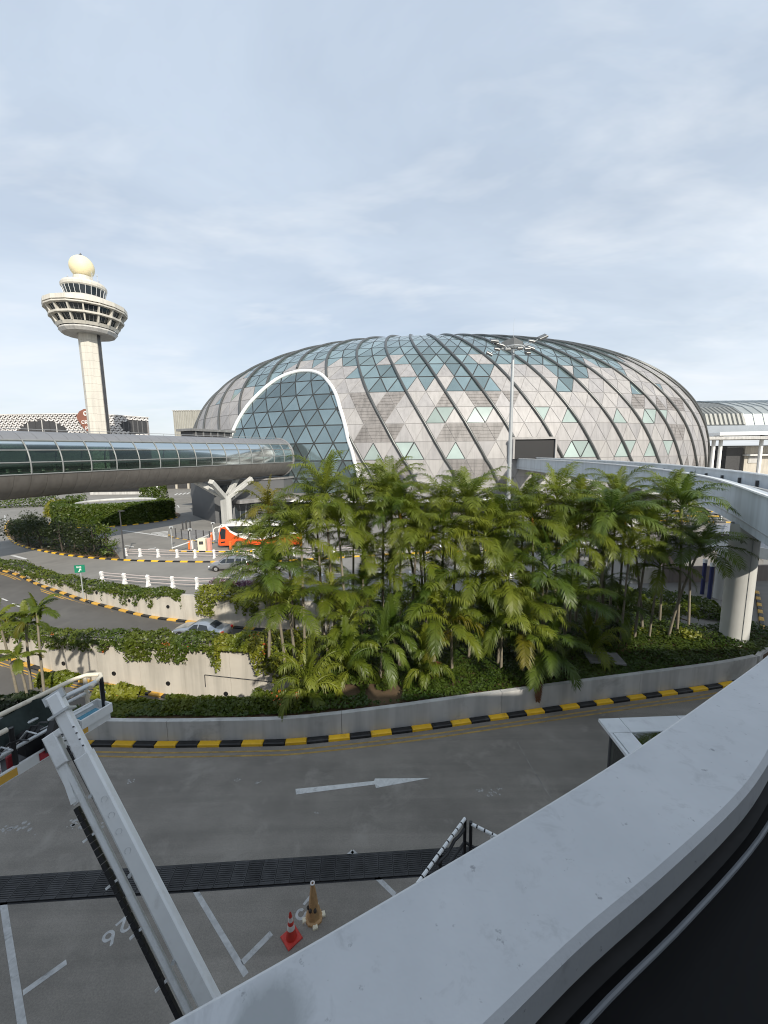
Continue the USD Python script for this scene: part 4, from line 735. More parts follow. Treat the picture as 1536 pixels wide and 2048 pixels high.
lp = at(249, 1117, 0); t = thing('lamp_post', 'thin dark lamp post standing at the left end of the far guard fence', 'lamp post', lp); top = at(243, 1022, Y=lp[1])[2]; mb = MB(); mb.tube([lp, (lp[0], lp[1], top)], [.1, .06], 8); part(t, 'pole', mb, steel_dark); mb = MB(); mb.box((lp[0] + .2, lp[1], top), (.7, .3, .12), 0, .03); part(t, 'lamp_head', mb, steel_dark)
# green direction sign
sgp = at(166, 1186, .1); gsx = thing('direction_sign', 'small green direction sign with white lettering and an arrow above the upper wall', 'sign', sgp); zs = at(165, 1137, Y=sgp[1])[2]; green = mat('sign_green', (.01, .20, .11), .45, .06, 1.)
mb = MB(); mb.tube([sgp - [0, 0, .6], (sgp[0], sgp[1], zs + .3)], .05, 8); part(gsx, 'pole', mb, galv)
sa_ = .28; ex = np.array([math.cos(sa_), math.sin(sa_), 0]); en = np.array([ex[1], -ex[0], 0]); sc_ = np.array([sgp[0], sgp[1], zs]); mb = MB(); mb.frame(sc_ + en * .09, ex, en, (0, 0, 1), (.86, .05, .74)); part(gsx, 'sign_plate', mb, green)
tm = meshkit.text_mesh('Exit', .17, .01, bold=True); v = np.array(tm.vertices); v[:, 0] -= v[:, 0].mean(); mb = MB(); mb.raw(sc_ + en * .118 + v[:, :1] * ex + (v[:, 1:2] + .1) * np.array([0, 0, 1]) + v[:, 2:] * en, tm.faces); part(gsx, 'lettering', mb, steel_white)
mb = MB(); mb.profile(Polygon([(-.14, -.28), (-.05, -.30), (.06, -.12), (.13, -.17), (.13, .02), (-.06, .0), (.0, -.07)]), sc_ + en * .118, ex, (0, 0, 1), en, .01); part(gsx, 'arrow', mb, steel_white)
mark([(20, 1111), (30, 1110.5), (55, 1117), (50, 1119)], .006)
for a, b in (((5, 1207), (17, 1211)), ((26, 1215), (40, 1221)), ((53, 1226), (61, 1229))):
    p, q = at(*a, wz(-27) + .02), at(*b, wz(-27) + .02); p[2] = wz(p[0]) + .02; q[2] = wz(q[0]) + .02; d = q - p; d /= np.linalg.norm(d); s = np.array([-d[1], d[0], 0]) * .07; mb = MB(); mb.add([p - s, q - s, q + s, p + s], [(0, 1, 2, 3)]); single('lane_dash', mb, paint_white, None, None, kind='structure')
for i in range(4): mark([(302 + i * 7, 1066 + i * 1.5), (336, 1062 + i * 2.6), (336, 1063.2 + i * 2.6), (302 + i * 7, 1067.2 + i * 1.5)], .006)
mark([(243, 1060), (296, 1067), (296, 1068.5), (243, 1061)], .006); mark([(296, 1067), (336, 1073), (336, 1074.5), (296, 1068.5)], .006)
mark([(250, 1090), (268, 1093), (268, 1094.5), (250, 1091)], .006); mark([(296, 1098), (312, 1095), (312, 1096), (296, 1099.2)], .006)
for i in range(4): mark([(348 + i * 8, 990 - i * .6), (354 + i * 8, 986.5 - i * .6), (357 + i * 8, 986.8 - i * .6), (351 + i * 8, 990.3 - i * .6)], .006)
mark([(354, 1010), (356, 1010), (359, 1014), (358, 1016)], .006)
mark([(9, 1030), (11, 1030), (11, 1058), (9, 1058)], .006)

# ------------------------------------------------------------------ vehicles
glass_car = mat('car_glass', (.02, .025, .03), .05, .2, 1., ior=1.6); tyre_m = rubber; rim_car = mat('wheel_rim', (.5, .5, .5), .35, .1, 5., metal=.6); lampw = mat('headlamp', (.75, .77, .8), .15, .05, 3.); lampr = mat('tail_lamp', (.4, .02, .02), .25, .1, 3.)
def car(name, label, loc, rz, stations, body_m, wheels, R, cat='car', screens=None, win=None, group=None):
    """Stations along the length (front at -x): (x, half width, z bottom, z belt, half width top, z top)."""
    t = thing(name, label, cat, loc, group=group); ca, sa = math.cos(rz), math.sin(rz)
    def tf(p): p = np.asarray(p, float); return np.stack([loc[0] + p[..., 0] * ca - p[..., 1] * sa, loc[1] + p[..., 0] * sa + p[..., 1] * ca, loc[2] + p[..., 2]], -1)
    st = np.array(stations); xs = np.linspace(st[0, 0], st[-1, 0], 60)
    from scipy.interpolate import PchipInterpolator
    S = np.stack([PchipInterpolator(st[:, 0], st[:, k])(xs) for k in range(6)], 1)
    def sec(r):
        x, w, zb, zl, wt, zt = r; h = [(-.82 * w, zb), (-w * .97, zb + .12), (-w, lerp(zb, zl, .55)), (-w * .97, zl), (-lerp(wt, w, .12), lerp(zl, zt, .82)), (-wt * .82, zt - .012), (-wt * .4, zt + .012)]
        pts = h + [(-a, b) for a, b in h[::-1]]; return [(x, float(a), float(b)) for a, b in pts]
    V = tf(np.array([sec(r) for r in S])); n = V.shape[1]; mb = MB(); mb.add(V.reshape(-1, 3), [(i * n + j, i * n + (j + 1) % n, (i + 1) * n + (j + 1) % n, (i + 1) * n + j) for i in range(59) for j in range(n)] + [tuple(range(n))[::-1], tuple(range(59 * n, 60 * n))])
    body = part(t, 'body', mb, body_m, smooth=35)
    f = lambda x: np.array([PchipInterpolator(st[:, 0], st[:, k])(x) for k in range(6)])
    def side(x, s, tt):
        _, w, zb, zl, wt, zt = f(x); return (x, s * (lerp(w * .97, lerp(wt, w, .12), tt / .82) + .012), lerp(zl, zt, tt))
    for s in (-1, 1):
        for x0, x1, l0, l1 in win:
            q = [side(x, s, a) for x, a in ((x0, .07), (x1, .07), (x1 - l1, .78), (x0 + l0, .78))]; m2 = MB(); m2.plate(tf(np.array(q if s < 0 else q[::-1])), .01); part(t, 'side_window', m2, glass_car)
    for k, (x0, x1, nm) in enumerate(screens):
        def rowp(x, sh): _, w, zb, zl, wt, zt = f(x); return [(x, -wt * sh, zt + .022), (x, 0, zt + .032), (x, wt * sh, zt + .022)]
        xx = np.linspace(x0, x1, 6); R_ = np.array([rowp(x, .80) for x in xx]); m2 = MB(); m2.add(tf(R_).reshape(-1, 3), [(i * 3 + j, i * 3 + j + 1, (i + 1) * 3 + j + 1, (i + 1) * 3 + j) for i in range(5) for j in range(2)]); part(t, nm, m2, glass_car, smooth=True)
    for x in wheels:
        for s in (-1, 1):
            w = f(x)[1]; c = np.array([x, s * (w - .10), R]); A = np.linspace(0, 2 * math.pi, 21)[:-1]; m2 = MB(); rr = [(R * .62, -.11), (R * .95, -.11), (R, -.07), (R, .07), (R * .95, .115), (R * .66, .115), (R * .62, .09)]
            v = np.array([[(c[0] + r * math.cos(a), c[1] + s * o, c[2] + r * math.sin(a)) for a in A] for r, o in rr]); m2.add(tf(v).reshape(-1, 3), [(j * 20 + i, j * 20 + (i + 1) % 20, (j + 1) * 20 + (i + 1) % 20, (j + 1) * 20 + i) for j in range(6) for i in range(20)]); wh = part(t, 'wheel', m2, tyre_m, smooth=40)
            m2 = MB(); m2.add(tf(np.array([(c[0] + R * .64 * math.cos(a), c[1] + s * .085, c[2] + R * .64 * math.sin(a)) for a in A])), [tuple(range(20))])
            for a in np.arange(5) * 2 * math.pi / 5: m2.bar(tf(np.array([c[0], c[1] + s * .10, c[2]])), tf(np.array([c[0] + R * .6 * math.cos(a), c[1] + s * .10, c[2] + R * .6 * math.sin(a)])), .07, .02, up=tf(np.array([0, s, 0.])) - tf(np.zeros(3)))
            part(wh, 'rim', m2, rim_car)
            m2 = MB(); arc = [tf(np.array((c[0] + R * 1.14 * math.cos(a), s * (w - .005), c[2] + R * 1.14 * math.sin(a)))) for a in np.linspace(-.15, math.pi + .15, 14)]; m2.tube(arc, .045, 6); part(t, 'wheel_arch', m2, black)
    x0, x1 = st[0, 0], st[-1, 0]
    for s in (-1, 1):
        q = f(x0 + .22); m2 = MB(); m2.frame(tf(np.array([x0 + .2, s * q[1] * .80, lerp(q[2], q[3], .72)])), (ca, sa, 0), (-sa, ca, 0), (0, 0, 1), (.34, .30, .15), .04); part(t, 'headlight', m2, lampw)
        q = f(x1 - .15); m2 = MB(); m2.frame(tf(np.array([x1 - .1, s * q[1] * .84, lerp(q[2], q[3], .85)])), (ca, sa, 0), (-sa, ca, 0), (0, 0, 1), (.2, .26, .24), .04); part(t, 'tail_light', m2, lampr)
        xm = win[0][0] + .12; q = f(xm); m2 = MB(); m2.frame(tf(np.array([xm, s * (q[1] + .1), q[3] + .08])), (ca, sa, 0), (-sa, ca, 0), (0, 0, 1), (.14, .2, .13), .04); part(t, 'mirror', m2, body_m)
    return t
silver = mat('car_paint_silver', (.36, .365, .37), .3, .04, 1., metal=.7, coat=.6); silver2 = mat('car_paint_silver_blue', (.42, .45, .48), .28, .04, 1., metal=.7, coat=.6); white_car = mat('car_paint_white', (.75, .75, .73), .3, .04, 1., coat=.6); red_car = mat('car_paint_dark', (.06, .06, .065), .3, .04, 1., coat=.6)
mpv = [(-2.3, .66, .38, .62, .55, .68), (-2.15, .80, .26, .72, .68, .80), (-1.7, .86, .22, .86, .72, .95), (-1.25, .87, .22, .92, .66, 1.08), (-.55, .88, .22, .95, .60, 1.52), (0, .88, .22, .97, .62, 1.62), (1.3, .88, .22, 1.0, .62, 1.60), (2.0, .86, .24, 1.02, .58, 1.48), (2.28, .80, .3, .98, .56, 1.10), (2.36, .7, .4, .8, .5, .86)]
mw = [(-1.05, -.25, .48, .03), (-.2, .75, .06, .03), (.82, 1.5, .04, .04), (1.58, 2.1, .04, .22)]
sedan = [(-2.32, .62, .36, .54, .5, .60), (-2.15, .80, .25, .62, .66, .72), (-1.6, .87, .20, .74, .72, .86), (-.95, .88, .20, .82, .68, .96), (-.2, .88, .20, .86, .56, 1.36), (.35, .88, .20, .87, .56, 1.43), (1.0, .88, .20, .88, .55, 1.33), (1.7, .87, .22, .88, .62, 1.02), (2.2, .80, .28, .84, .62, .95), (2.36, .68, .4, .7, .5, .76)]
sw = [(-.75, .15, .5, .02), (.2, 1.15, .04, .25)]
car('people_carrier', 'silver grey people carrier on the far road between the two guard fences', at(462, 1139, 0), .03, mpv, silver, (-1.42, 1.36), .31, screens=[(-1.2, -.62, 'windscreen'), (2.02, 2.26, 'rear_window')], win=mw)
sp_ = at(405, 1273, -1.8); sp_[2] = wz(sp_[0]) + .02
car('saloon_car', 'silver blue saloon car half hidden behind the shrubs on the sunken ramp', sp_, math.radians(-11), sedan, silver2, (-1.42, 1.38), .31, screens=[(-.92, -.26, 'windscreen'), (1.06, 1.62, 'rear_window')], win=sw)
sp2 = at(1030, 1205, -2.3); sp2[2] = wz(sp2[0]) + .02
car('saloon_car', 'silver car on the ramp glimpsed between the palm trunks', sp2, math.radians(-4), sedan, silver, (-1.42, 1.38), .31, screens=[(-.92, -.26, 'windscreen'), (1.06, 1.62, 'rear_window')], win=sw)
car('parked_car', 'white car under the guideway beside the yellow kerbs on the far right', at(1452, 1030, 0), .0, sedan, white_car, (-1.42, 1.38), .31, screens=[(-.92, -.26, 'windscreen'), (1.06, 1.62, 'rear_window')], win=sw)
car('parked_car', 'white car on the far road glimpsed above the darkest palm crown', at(1382, 1018, 0), .0, mpv, white_car, (-1.42, 1.36), .31, screens=[(-1.2, -.62, 'windscreen'), (2.02, 2.26, 'rear_window')], win=mw)
# coach
bus_w = mat('coach_white', (.80, .79, .75), .3, .03, 1., coat=.5); bus_r = mat('coach_orange_red', (.78, .10, .02), .32, .04, 1., coat=.5)
b0 = at(438, 1097, 0); coach = thing('coach', 'white coach with a sweeping orange red skirt waiting at the ticket barrier', 'coach', b0 + [6, 1.25, 0]); bz = .02; ca, sa = math.cos(bz), math.sin(bz)
def bt(x, y, z): return np.array([b0[0] + x * ca - y * sa, b0[1] + x * sa + y * ca, z])
prof = np.array([(.12, .42), (0, .8), (.02, 1.3), (.16, 2.2), (.42, 3.0), (.7, 3.36), (1.6, 3.58), (6, 3.62), (11.6, 3.55), (11.95, 3.3), (12, 1.0), (11.9, .42)])
mb = MB(); mb.profile(Polygon(prof), bt(0, 2.5, 0), (ca, sa, 0), (0, 0, 1), (sa, -ca, 0), 2.5); part(coach, 'body', mb, bus_w)
def side_panel(poly, d, m, nm, par=coach): mb = MB(); mb.profile(poly, bt(0, 0, 0), (ca, sa, 0), (0, 0, 1), (sa, -ca, 0), d); return part(par, nm, mb, m)
curve = [(1.25, 2.9), (1.7, 2.35), (2.3, 1.95), (3.0, 1.6), (3.9, 1.32), (5.0, 1.2), (6.2, 1.22), (7.6, 1.45), (9.0, 1.75), (12, 2.0)]
side_panel(Polygon([(.12, .42), (.02, .8), (.03, 1.3), (.17, 2.2), (.43, 3.0), (1.05, 3.2)] + curve + [(12, 1.0), (11.9, .42)]), .012, bus_r, 'red_skirt')
for x0, x1 in ((1.75, 4.25), (4.33, 6.7), (6.78, 9.1), (9.18, 11.5)): side_panel(Polygon([(x0, 2.2), (x1, 2.2), (x1, 3.22), (x0 - (.35 if x0 < 2 else 0), 3.22)] if x0 > 2 else [(2.6, 2.2), (x1, 2.2), (x1, 3.22), (1.35, 3.22), (1.9, 2.55)]), .02, glass_car, 'side_window')
side_panel(Polygon([(.35, 1.35), (1.0, 1.35), (1.15, 2.75), (.55, 2.95), (.28, 2.3)]), .022, glass_car, 'cab_window'); side_panel(Polygon([(.3, .75), (.95, .85), (.9, 1.05), (.35, .95)]), .022, black, 'lamp_recess')
mb = MB(); mb.add([bt(-.015, .12, 1.2), bt(-.015, 2.38, 1.2), bt(.40, 2.35, 3.05), bt(.40, .15, 3.05)], [(0, 3, 2, 1)]); part(coach, 'windscreen', mb, glass_car)
mb = MB(); mb.frame(bt(-.03, 1.25, .85), (ca, sa, 0), (-sa, ca, 0), (0, 0, 1), (.06, 2.46, .75)); part(coach, 'front_bumper', mb, bus_r)
for s in (.06, 2.2):
    mb = MB(); mb.tube([bt(.5, s, 3.15), bt(-.2, s - .1, 3.1), bt(-.55, s - .15, 2.85), bt(-.6, s - .15, 2.3)], .07, 6); mb.frame(bt(-.6, s - .15, 2.25), (ca, sa, 0), (-sa, ca, 0), (0, 0, 1), (.12, .26, .5), .03); part(coach, 'mirror', mb, bus_w)
for x in (2.85, 8.6):
    A = np.linspace(0, 2 * math.pi, 25)[:-1]; mb = MB(); rr = [(.5, .1), (.5, -.02), (.47, -.05), (.33, -.05), (.30, .0)]
    v = np.array([[bt(x + r * math.cos(a), o, .5 + r * math.sin(a)) for a in A] for r, o in rr]); mb.add(v.reshape(-1, 3), [(j * 24 + i, j * 24 + (i + 1) % 24, (j + 1) * 24 + (i + 1) % 24, (j + 1) * 24 + i) for j in range(4) for i in range(24)]); w_ = part(coach, 'wheel', mb, tyre_m)
    mb = MB(); mb.add([bt(x + .31 * math.cos(a), -.02, .5 + .31 * math.sin(a)) for a in A], [tuple(range(24))]); mb.tube([bt(x, -.02, .5), bt(x, -.1, .5)], .13, 10); part(w_, 'rim', mb, rim_car)
    mb = MB(); mb.tube([bt(x + .58 * math.cos(a), -.012, .5 + .58 * math.sin(a)) for a in np.linspace(-.1, math.pi + .1, 18)], .05, 6); part(coach, 'wheel_arch', mb, black)
mb = MB(); mb.frame(bt(4.2, 1.25, 3.68), (ca, sa, 0), (-sa, ca, 0), (0, 0, 1), (3.2, 1.9, .22), .08); part(coach, 'roof_unit', mb, bus_w)
mb = MB()
for pts in ([(4.38, 2.02), (4.5, 1.92), (4.78, 1.97), (4.62, 2.04)], [(4.34, 1.92), (4.46, 1.84), (4.52, 1.9), (4.44, 1.98)], [(4.4, 1.8), (4.6, 1.74), (4.74, 1.8), (4.56, 1.86)], [(4.3, 1.74), (4.42, 1.66), (4.5, 1.7), (4.38, 1.8)]): mb.profile(Polygon(pts), bt(0, 0, 0), (ca, sa, 0), (0, 0, 1), (sa, -ca, 0), .016)
part(coach, 'emblem', mb, bus_r); mb = MB(); mb.profile(Polygon([(5.0, 1.84), (6.5, 1.84), (6.5, 1.88), (5.0, 1.88)]), bt(0, 0, 0), (ca, sa, 0), (0, 0, 1), (sa, -ca, 0), .016); part(coach, 'pin_stripe', mb, bus_r)
mb = MB()
for i, (x, h) in enumerate([(6.0, .5), (6.25, .75), (6.5, .9), (6.8, .95), (7.1, .85), (7.45, .6)]): mb.profile(Polygon([(x - .3, 1.3 + i * .03), (x - .24, 1.3 + i * .03), (x + .2, 1.25 + h), (x + .1, 1.25 + h)]), bt(0, 0, 0), (ca, sa, 0), (0, 0, 1), (sa, -ca, 0), .016)
part(coach, 'side_graphic', mb, steel_grey)

# ------------------------------------------------------------------ foliage helpers
def leaf_quads(P, size, rng, up=.35, asp=.5, outward=None):
    """One folded rhombus per point; orientation random, biased upwards (and outwards)."""
    n = len(P); N = rng.normal(size=(n, 3)); N /= np.linalg.norm(N, axis=1, keepdims=True); N = N + [0, 0, up * 2]
    if outward is not None: N = N + outward
    N /= np.linalg.norm(N, axis=1, keepdims=True); T = np.cross(N, rng.normal(size=(n, 3))); T /= np.linalg.norm(T, axis=1, keepdims=True); S = np.cross(N, T)
    l = (size * rng.uniform(.65, 1.3, n))[:, None]; w = l * asp
    v = np.stack([P - T * l * .5, P + S * w * .5 - N * l * .08, P + T * l * .55 - N * l * .12, P - S * w * .5 - N * l * .08], 1).reshape(-1, 3)
    i = np.arange(n)[:, None] * 4; f = np.vstack([i + [0, 1, 2], i + [0, 2, 3]])
    return v, f
def in_poly(poly, n, rng):
    x0, y0, x1, y1 = poly.bounds; out = []
    while sum(map(len, out)) < n:
        q = rng.uniform((x0, y0), (x1, y1), (n * 2, 2)); out.append(q[shapely.contains_xy(poly, q[:, 0], q[:, 1])])
    return np.vstack(out)[:n]

# ground cover over the bed
rng = np.random.default_rng(11)
cover = bed_poly.buffer(-.12); c1, c2 = at(770, 1385, 1.1)[:2], at(700, 1382, 1.1)[:2]
bare = shapely.union_all([Point(c1).buffer(1.0), Point(c2).buffer(.55), Point(at(842, 1353, 1.1)[:2]).buffer(.5)])
vis = cover.intersection(shapely.box(-24, 15, 30, 32)).difference(bare.difference(Point(at(768, 1372, 1.1)[:2]).buffer(.42)))
def fbm2(q, sc, seed=0): return meshkit.fbm(np.column_stack([q * sc, np.zeros(len(q))]), 3, seed)
q = in_poly(vis, 62000, rng); hgt = fbm2(q, .55) * .42 - .02 + np.clip((q[:, 1] - 22) / 10, 0, .5); q3 = np.column_stack([q, BED_Z + np.clip(hgt, .05, None) * rng.uniform(.75, 1.1, len(q))])
mb = MB(); mb.raw(*leaf_quads(q3, .17, rng, up=.8, asp=.62)); single('ground_cover', mb, leaf_cover, 'dense low dark green creeper carpeting the palm bed behind the planter wall', 'ground cover', kind='stuff')

def shrub_band(name, label, pts, n, size, m, seed, cat='shrub', flowers=0, group=None):
    """Trailing shrub: pts rows are (x, y, z, radius across, radius up, hang) along its length."""
    rng = np.random.default_rng(seed); pts = np.asarray(pts, float); L = np.r_[0, np.cumsum(np.linalg.norm(np.diff(pts[:, :3], axis=0), axis=1))]
    u = rng.uniform(0, L[-1], n); g = np.stack([np.interp(u, L, pts[:, k]) for k in range(6)], 1); t = np.stack([np.interp(u, L, np.gradient(pts[:, k], L)) for k in range(2)], 1); t /= np.linalg.norm(t, axis=1, keepdims=True); s = np.column_stack([t[:, 1], -t[:, 0]])
    cl = meshkit.fbm(np.column_stack([u * .8, u * 0 + seed, u * 0]), 4, seed); k = .45 + 1.1 * cl
    a = rng.uniform(-.15, math.pi + .15, n); r = np.sqrt(rng.uniform(.35, 1, n)) * k
    off = g[:, 3] * r * np.cos(a); up_ = g[:, 4] * r * np.sin(a)
    hang = (rng.uniform(0, 1, n) < .30) & (g[:, 5] > 0); hk = meshkit.fbm(np.column_stack([u * 1.3, u * 0 + 5 + seed, u * 0]), 3, seed + 3); hh = g[:, 5] * np.clip((hk - .42) * 5, 0, 1.0) * rng.uniform(0, 1, n) ** .8
    off = np.where(hang, g[:, 3] * rng.uniform(.5, 1.0, n), off); up_ = np.where(hang, -hh + .05, up_)
    P = np.column_stack([g[:, 0] + s[:, 0] * off, g[:, 1] + s[:, 1] * off, g[:, 2] + up_]); out = np.column_stack([s * np.sign(off)[:, None] * .6, np.where(up_ > 0, .4, 0)])
    th = thing(name, label, cat, pts[len(pts) // 2, :3], group=group); mb = MB(); mb.raw(*leaf_quads(P, size, rng, up=.4, asp=.6, outward=out)); part(th, 'foliage', mb, m)
    cp = resample(pts[:, :3], n=12); mb = MB(); mb.tube(cp + [0, 0, .05], .05, 5)
    for _ in range(10): i = rng.integers(0, n); j = np.abs(np.linalg.norm(cp - P[i], axis=1)).argmin(); mb.tube([cp[j], lerp(cp[j], P[i], .5) + [0, 0, .08], P[i]], [.03, .02, .01], 4)
    part(th, 'stems', mb, bark_dark)
    if flowers:
        ii = rng.choice(n, flowers * 9); base = P[rng.choice(n, flowers)]; F = (base[:, None] + rng.normal(0, .13, (flowers, 9, 3))).reshape(-1, 3) + [0, -.12, .14]; mb = MB(); mb.raw(*leaf_quads(F, .13, rng, up=.5, asp=.8)); part(th, 'flowers', mb, flower_red)
    return th
def along(base, xs, top, dy=0., ra=.55, ru=.6, hang=0.):
    p = resample(base, step=.3); out = []
    for x in xs: i = np.abs(p[:, 0] - x).argmin(); out.append((p[i, 0], p[i, 1] + dy, top(p[i, 0]), ra, ru, hang))
    return out
shrub_band('trailing_shrub', 'long green and yellow shrub trailing over the left part of the lower retaining wall', along(W2, np.linspace(-40, -17.5, 20), lambda x: w2_top(x) - .05, .25, .75, .7, .75), 7000, .22, leaf_hedge, 21, flowers=3)
shrub_band('trailing_shrub', 'leafy shrub trailing over the middle of the lower retaining wall, below the silver blue saloon', along(W2, np.linspace(-18.2, -10.8, 12), lambda x: w2_top(x) - .05, .25, .8, .7, 1.2), 4200, .22, leaf_hedge, 22, flowers=2)
shrub_band('trailing_shrub', 'bright yellow green shrub spilling over the right end of the lower retaining wall', along(W2, np.linspace(-11.2, -5.2, 12), lambda x: w2_top(x), .25, .9, .9, 1.7), 5200, .22, leaf_bright, 23, flowers=3)
shrub_band('trailing_shrub', 'yellow green bush standing where the lower retaining wall meets the palms', [(-6.6, 24.6, .5, 1.3, 1.3, 2.4), (-5.2, 24.0, .4, 1.5, 1.4, 2.6), (-4.2, 23.0, .2, 1.4, 1.3, 2.2)], 3600, .23, leaf_bright, 24, flowers=2)
shrub_band('trailing_shrub', 'low creeper along the left part of the upper retaining wall beside the green sign', along(W1, np.linspace(-52, -27, 22), w1_top, .5, .75, .62, .6), 5200, .24, leaf_hedge, 25, flowers=1)
shrub_band('trailing_shrub', 'low creeper along the middle of the upper retaining wall, right of the green sign', along(W1, np.linspace(-27.5, -18.3, 14), w1_top, .4, .65, .5, 1.3), 3600, .22, leaf_hedge, 26)
shrub_band('trailing_shrub', 'thick bright bush on the upper retaining wall, left of the palms', along(W1, np.linspace(-16.6, -7, 14), lambda x: w1_top(x) + .1, .45, 1.0, .95, 1.7), 6200, .23, leaf_bright, 27, flowers=2)
purple = leaf('leaf_purple', (.14, .05, .10), (.22, .10, .16), island=.35)
shrub_band('purple_shrub', 'small purple leaved shrub behind the bright bush by the near guard fence', along(W1, np.linspace(-16.0, -11.5, 8), lambda x: w1_top(x) + .35, 1.6, .8, .85, 0), 1300, .2, purple, 28)
shrub_band('trailing_shrub', 'green hedge on the upper wall seen between the palm trunks in the middle', along(W1, np.linspace(-6, 8, 16), lambda x: w1_top(x) + .05, .5, 1.0, .8, 1.0), 5600, .24, leaf_hedge, 29)
bank = []
for x, y, z in [(7.5, 33.0, .7), (11, 33.0, .7), (15, 32.9, .7), (18.5, 32.0, .8), (20.6, 29.8, .9), (21.8, 27.6, .9)]: bank.append((x, y, z, 1.7, 1.1, .9))
shrub_band('trailing_shrub', 'wide leafy hedge bank curving round to the round white pillar', bank, 9000, .27, leaf_hedge, 30, flowers=1)
shrub_band('trailing_shrub', 'clipped low hedge behind the leafy bank, by the dark blue posts', [(16, 35.6, .2, 1.2, .8, 0), (21, 34.8, .2, 1.3, .9, 0), (25.0, 32.2, .3, 1.3, .9, 0), (27, 29.0, .2, 1.0, .7, 0)], 5200, .24, leaf_hedge_far, 31)
shrub_band('trailing_shrub', 'bright low bush in the bed just left of the round white pillar', [(15.5, 25.6, 1.0, 1.0, .6, 0), (18.5, 25.0, 1.0, 1.0, .6, 0), (20.2, 24.6, 1.0, .8, .5, 0)], 2400, .22, leaf_bright, 32)
for lb, (x, y), r, h, m, sd in [('round green bush on the low planter wall right of the boom platform', (367, 1425), 1.0, .6, leaf_hedge, 41), ('wide green bush on the low planter wall beneath the thin pipe', (462, 1428), 1.8, .45, leaf_hedge, 42), ('bright fern like bush just right of the boom platform rails', (232, 1402), 1.1, .7, leaf_bright, 43), ('dark green bush below the slender palms at the left edge', (20, 1425), 1.8, .7, leaf_dark, 44), ('light green bush behind the boom platform rail', (110, 1368), 1.0, .7, leaf_bright, 45), ('low mat of shrub right of the boom platform tray', (265, 1430), 1.6, .22, leaf_hedge, 46), ('orange flowered bush at the corner of the bed where the lower wall ends', (555, 1418), 1.2, .8, leaf_hedge, 47)]:
    c = at(x, y, 1.0); c[1] = max(c[1], 17.9); shrub_band('bed_shrub', lb, [(c[0] - r, c[1] + .2, 1.0, .55, h, .0), (c[0], c[1] + .3, 1.0, .7, h, .0), (c[0] + r, c[1] + .2, 1.0, .5, h * .9, .0)], int(900 + 900 * r), .2, m, sd, flowers=4 if sd == 47 else 0)

# round clipped hedge
rng = np.random.default_rng(51); n = 19000; a = rng.uniform(-math.pi * 1.08, .12, n); wv = rng.uniform(0, 1, n); zz = rng.uniform(.15, 4.1, n); top_ = rng.uniform(0, 1, n) < .3
rr_ = np.where(top_, rng.uniform(-2.0, .0, n), rng.normal(0, .12, n)); zz = np.where(top_, 4.05 + rng.normal(0, .12, n), zz); P = np.array([ell(x, 1, d) for x, d in zip(a, rr_)]); P[:, 2] = zz; oo = np.array([ell(x, 1, 1.) - ell(x) for x in a])
hd = thing('clipped_hedge', 'tall round clipped green hedge ringing the flat grey roof by the dark annexe', 'hedge', (*pc, 0)); mb = MB(); mb.raw(*leaf_quads(P, .42, rng, up=.2, asp=.6, outward=oo * .9)); part(hd, 'foliage', mb, leaf_hedge_far)
mb = MB(); A = np.linspace(-math.pi * 1.08, .12, 50); ring_ = [ell(x, 1, -.18)[:2] for x in A] + [ell(x, 1, -1.9)[:2] for x in A[::-1]]; mb.prism(Polygon(ring_).buffer(0), .1, 3.95); part(hd, 'dense_core', mb, leaf_hedge_far)
c = at(92, 1037, 0); shrub_band('yellow_hedge', 'bright yellow leaved hedge left of the round clipped hedge', [(c[0] - 5, c[1] + 8, .2, 1.5, 2.6, 0), (c[0] - 1, c[1] + 4, .2, 1.8, 3.0, 0), (c[0] + 3.5, c[1] + .2, .2, 1.6, 2.7, 0)], 3200, .4, leaf_yellow, 52)
c = at(40, 1015, 0); shrub_band('far_shrub', 'pale green shrubs under the bridge at the left edge', [(c[0] - 9, c[1], .2, 2.2, 3.0, 0), (c[0] + 2, c[1] + 2, .2, 2.4, 2.8, 0), (c[0] + 14, c[1] + 6, .2, 2.2, 2.6, 0)], 2600, .5, leaf_hedge_far, 53)
for lb, px, h, sd in [('round dark bush behind the clipped hedge under the bridge', (296, 1002), 4.6, 54), ('small green tree by the road that climbs beside the dark annexe', (318, 1004), 5.2, 55)]:
    c = at(*px, 0); shrub_band('far_shrub', lb, [(c[0] - 2, c[1], .5, 2.0, h, 0), (c[0] + 2, c[1] + 1, .5, 2.0, h, 0)], 1800, .5, leaf_hedge_far, sd)
c = at(275, 990, 0); pw = thing('low_building', 'pale low walled building behind the round hedge under the bridge', 'building', (c[0], c[1], 0)); mb = MB(); mb.box((c[0] - 8, c[1] + 6, 1.9), (22, 6, 3.8)); part(pw, 'wall', mb, concrete_grey); mb = MB(); mb.box((c[0] + 5, c[1] + 3, 2.2), (3.4, 3, 4.4)); part(pw, 'white_end', mb, steel_white); mb = MB(); mb.box((c[0] - 8, c[1] + 6, 3.95), (23, 7.4, .3)); part(pw, 'roof', mb, concrete_dark)
mb = MB(); mb.box((c[0] - 8, c[1] + 2.9, 2.0), (19, .3, 1.8)); part(pw, 'opening', mb, black)

